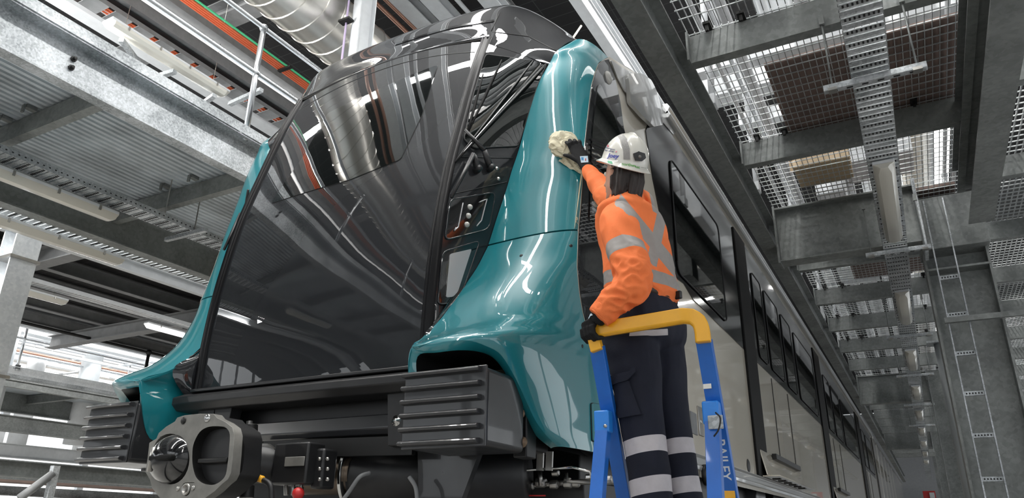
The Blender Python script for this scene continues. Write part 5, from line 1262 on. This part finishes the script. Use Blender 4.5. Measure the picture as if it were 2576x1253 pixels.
tpatch([(1472, 400), (1474, 400), (1474, 406), (1472, 406)], 'label_mark', M_RED, gR, .004, 6, .001, BR)
# left hand, closed round the end of the guard rail
gc = Jp(1488, 818, 2.655); upL = V((-.55, -.75, -.35)).normalized()
fwd = (gc - wrL).normalized(); sideL = V((0, 0, 1)); nrmL = V((-.62, -.75, .1)).normalized()
upL = V((-.25, -.2, -.95)).normalized(); sdL = V((.80, -.55, 0)).normalized(); nrmL = sdL.cross(upL).normalized()
if nrmL.x > 0: nrmL = -nrmL
mb = MB()
mb.tube([wrL - (wrL - elL).normalized() * .01, wrL.lerp(gc, .4)], [.036, .036], 14)
rings(mb, [wrL.lerp(gc, .2), wrL.lerp(gc, .55), gc + UZ * .0 + nrmL * .012, gc - UZ * .022 + nrmL * .014], [(.036, .030), (.045, .028), (.047, .024), (.042, .016)], sdL, nrmL, 18, 2.3)
for k in range(4):
    b0 = gc - UZ * .018 + sdL * (-.036 + k * .024) + nrmL * .022
    mb.tube([b0, b0 - UZ * .030 - nrmL * .004, b0 - UZ * .042 - nrmL * .026, b0 - UZ * .030 - nrmL * .050], [.0125, .012, .011, .009], 10); mb.ball(b0 - UZ * .030 - nrmL * .050, .009, 8)
tb_ = gc + UZ * .02 + sdL * .03
mb.tube([tb_, tb_ + sdL * .028 - nrmL * .010, tb_ + sdL * .036 - nrmL * .034 - UZ * .008], [.015, .013, .010], 10)
gL = put(fuse(mb, .0032, 'glove', 3), 'glove', [M_GLOVE], worker)
BL = BVHTree.FromPolygons([tuple(v.co + worker.location) for v in gL.data.vertices], [list(p.vertices) for p in gL.data.polygons])
tpatch([(1463, 801), (1489, 789), (1492, 793), (1466, 805)], 'glove_label', M_LBL, gL, .002, 6, .002, BL)
# ---- helmet
hm = MB(); HFh = V((-.74, .58, .62)).normalized(); HSh = HFh.cross(UZ).normalized(); HUh = HSh.cross(HFh).normalized()
if HUh.z < 0: HUh = -HUh
hc = Jp(1571, 411, 2.90)
G = []
for j in range(15):
    t = j / 14; r = [];
    for k in range(49):
        q = 2 * math.pi * k / 48; cf, sf = math.cos(q), math.sin(q)
        if t < .78:
            a_ = t / .78 * math.pi / 2; rr = math.sin(a_); hz = math.cos(a_) ** .9 * .140
            ridge_ = .006 * max(0, 1 - abs(sf) * 6) * math.cos(a_) ** .3 if j else .006
            r.append(hc + HFh * cf * rr * .124 + HSh * sf * rr * .103 + HUh * (hz + ridge_))
        else:
            w_ = (t - .78) / .22; pk = .040 * max(0, cf) ** 1.5
            r.append(hc + HFh * cf * (.124 + (.022 + pk) * w_) + HSh * sf * (.103 + .020 * w_) + HUh * (-.016 * w_ - .010 * w_ * max(0, cf) ** 2 - .004 * w_ * max(0, -cf)))
    G.append(r)
hm.grid(G); helmet = hm.build('safety_helmet', M_HELM, body, smooth=True, solid=.004, offset=0, weld=True)
HB = BVHTree.FromPolygons([tuple(p) for p in hm.v], hm.f)
def hhit(u, v, off): 
    d = ray(u, v).normalized(); h = HB.ray_cast(CAM, d)
    if h[0] is None: q = HB.find_nearest(CAM + d * 3.3); return q[0] + q[1].normalized() * off
    n_ = h[1] if h[1].dot(d) < 0 else -h[1]; return h[0] + n_ * off
def hpatch(poly, name, m_, off=.0035, step=7, thick=.001): return patch2d(poly, lambda a, b: hhit(a, b, off), step).build(name, m_, helmet, smooth=True, solid=thick, offset=0)
hpatch([(1549, 337), (1563, 333), (1577, 350), (1584, 375), (1585, 402), (1569, 401), (1568, 378), (1561, 354)], 'reflective_strip', mat('strip_grey', (.30, .29, .28), .5, var=.2, vscale=300))
hpatch([(1592, 388), (1604, 383), (1616, 387), (1619, 398), (1610, 406), (1597, 405)], 'ear_slot_clip', M_SATIN, .010, 7, .012)
MB().ball(hhit(1606, 395, .014), .008).build('clip_stud', M_COUP, helmet, smooth=True)
hpatch(roundpoly([(1529, 405), (1541, 408), (1541, 414), (1529, 411)], 2), 'small_badge', mat('badge_green', (.06, .35, .17), .5))
hpatch([(1525, 370), (1529, 361), (1533, 370)], 'red_logo', mat('logo_red', (.45, .02, .07), .5))
def text_on(txt, fn, size, name, m_, parent, thick=.0008, shear=0.0, bold=0.0):
    """lettering laid on a surface; fn maps text (x, y) in em to a point"""
    cu = bpy.data.curves.new(name, 'FONT'); cu.body = txt; cu.size = 1.0; cu.resolution_u = 3; cu.offset = bold; cu.shear = shear
    o = bpy.data.objects.new(name, cu); COL.objects.link(o); dg_ = bpy.context.evaluated_depsgraph_get(); dg_.update()
    me = bpy.data.meshes.new_from_object(o.evaluated_get(dg_)); vs = [v.co.copy() for v in me.vertices]; fs = [list(p.vertices) for p in me.polygons]
    wd = max(v.x for v in vs) if vs else 1
    bpy.data.objects.remove(o)
    if not fs: return None
    return MB().add([fn(v.x * size, v.y * size) for v in vs], fs).build(name, m_, parent, smooth=True, solid=thick, offset=0)
def on_helmet(u0, v0, ang, curve=0.0):
    ca, sa = math.cos(ang), math.sin(ang)
    return lambda x, y: hhit(u0 + x * ca + y * sa, v0 + x * sa - y * ca + curve * x * x, .0042)
def on_shell(u0, v0, ang, mid_):
    up_ = (hhit(u0 + 25, v0 - 16, .0) - hhit(u0 + 25, v0 - 6, .0)) / 10
    ca, sa = math.cos(ang), math.sin(ang)
    return lambda x, y: hhit(u0 + x * ca, v0 + x * sa - mid_ * ca + .0002 * x * x, .007) + up_ * (y - mid_)
text_on('northwest', on_shell(1564, 418, .14, 4), 10.4, 'helmet_lettering', mat('ink_green', (.10, .42, .06), .5), helmet, bold=.012)
text_on('rail', on_shell(1609, 424.5, .10, 4), 10.4, 'helmet_lettering', mat('ink_black', (.02, .02, .02), .5), helmet, bold=.012)
text_on('Joey', on_helmet(1530, 396, .10), 15, 'handwritten_lettering', mat('ink_blue', (.03, .05, .45), .5), helmet, shear=.25, bold=.01)
text_on('Transport', on_helmet(1524, 374, .22), 6.0, 'small_lettering', mat('ink_navy', (.05, .06, .18), .5), helmet)
text_on('for NSW', on_helmet(1523, 380, .22), 6.0, 'small_lettering', mat('ink_navy', (.05, .06, .18), .5), helmet)
# ladder lettering down the right stile
dS = (RB2 - RT).normalized(); sd_ = V((1, 0, 0)); 
t0 = ext(RT, RB, Jp(1815, 1105, 2.84).z)
text_on('BAILEY', lambda x, y: t0 + dS * x + V((y, 0, 0)) + V((-.018, -.0175, 0)), .052, 'stile_lettering', mat('pale_ink', (.72, .75, .80), .5), ldr, bold=.01)
MB().box(ext(RT, RB, Jp(1840, 1245, 2.94).z) + V((.0, -.02, 0)), (.045, .006, .06)).build('warning_label', M_YEL, ldr)
MB().box(ext(RT, RB, Jp(1787, 973, 2.75).z) + V((-.012, -.02, 0)), (.030, .004, .018)).build('paint_chip', M_HELM, ldr)
# ================================================================ WIPING CLOTH
M_CLOTH = mat('cream_cloth', (.74, .68, .50), .8, var=.05, vscale=20)
rc = hit('up', 1421, 371, .034); nr = n_up; a1 = upR; a2 = nr.cross(a1).normalized()
bm = bmesh.new(); bmesh.ops.create_icosphere(bm, subdivisions=6, radius=1)
for v in bm.verts:
    d = v.co.normalized(); q = V((d.x * 1.7 + 5, d.y * 1.7, d.z * 1.7)); q += V((noise.noise(q), noise.noise(q + V((9, 0, 0))), 0)) * .6
    n1 = 1 - abs(noise.noise(q)) * 2; n2 = 1 - abs(noise.noise(q * 2.3 + V((3, 1, 7)))) * 2; n3 = noise.noise(q * 5)
    n4 = 1 - abs(noise.noise(q * 1.1 + V((8, 2, 1)))) * 2.2
    k = 1 + .20 * n4 + .10 * n1 + .05 * n2 - .12
    if d.z > 0: k -= .22 * max(0, 1 - ((d.x - .1) ** 2 + (d.y + .05) ** 2) * 5)
    v.co = rc + a1 * d.x * k * .082 + a2 * d.y * k * .078 + nr * d.z * k * .040
me = bpy.data.meshes.new('wiping_cloth'); bm.to_mesh(me); bm.free(); me.materials.append(M_CLOTH)
for p in me.polygons: p.use_smooth = True
cl = empty('wiping_cloth', rc, 'crumpled cream cloth pressed on the teal panel by the gloved hand', 'cloth')
me.transform(Matrix.Translation(-V(rc))); co_ = bpy.data.objects.new('cloth_wad', me); COL.objects.link(co_); co_.parent = cl
tail = []
for i in range(14):
    t = i / 13; row = []
    for j in range(9):
        s_ = j / 8 - .5
        u_ = 1420 + 50 * t ; v_ = 395 + 42 * t
        wd_ = 34 * (1 - .55 * t)
        row.append(hit('up', u_ + s_ * wd_ * .8 , v_ - s_ * wd_ * .8, .010 + .008 * math.sin(j * 2.1 + i * .8) + .003 * math.sin(i * 1.7)))
    tail.append(row)
MB().grid(tail).build('cloth_tail', M_CLOTH, cl, smooth=True, solid=.002, offset=0)
tail = [[hit('up', 1478 + 16 * i / 7 + 5 * math.sin(j), 392 + 26 * j / 7, .022 + .01 * math.sin(j * 1.5 + i)) for i in range(8)] for j in range(8)]
MB().grid(tail).build('cloth_tail', M_CLOTH, cl, smooth=True, solid=.002, offset=0)
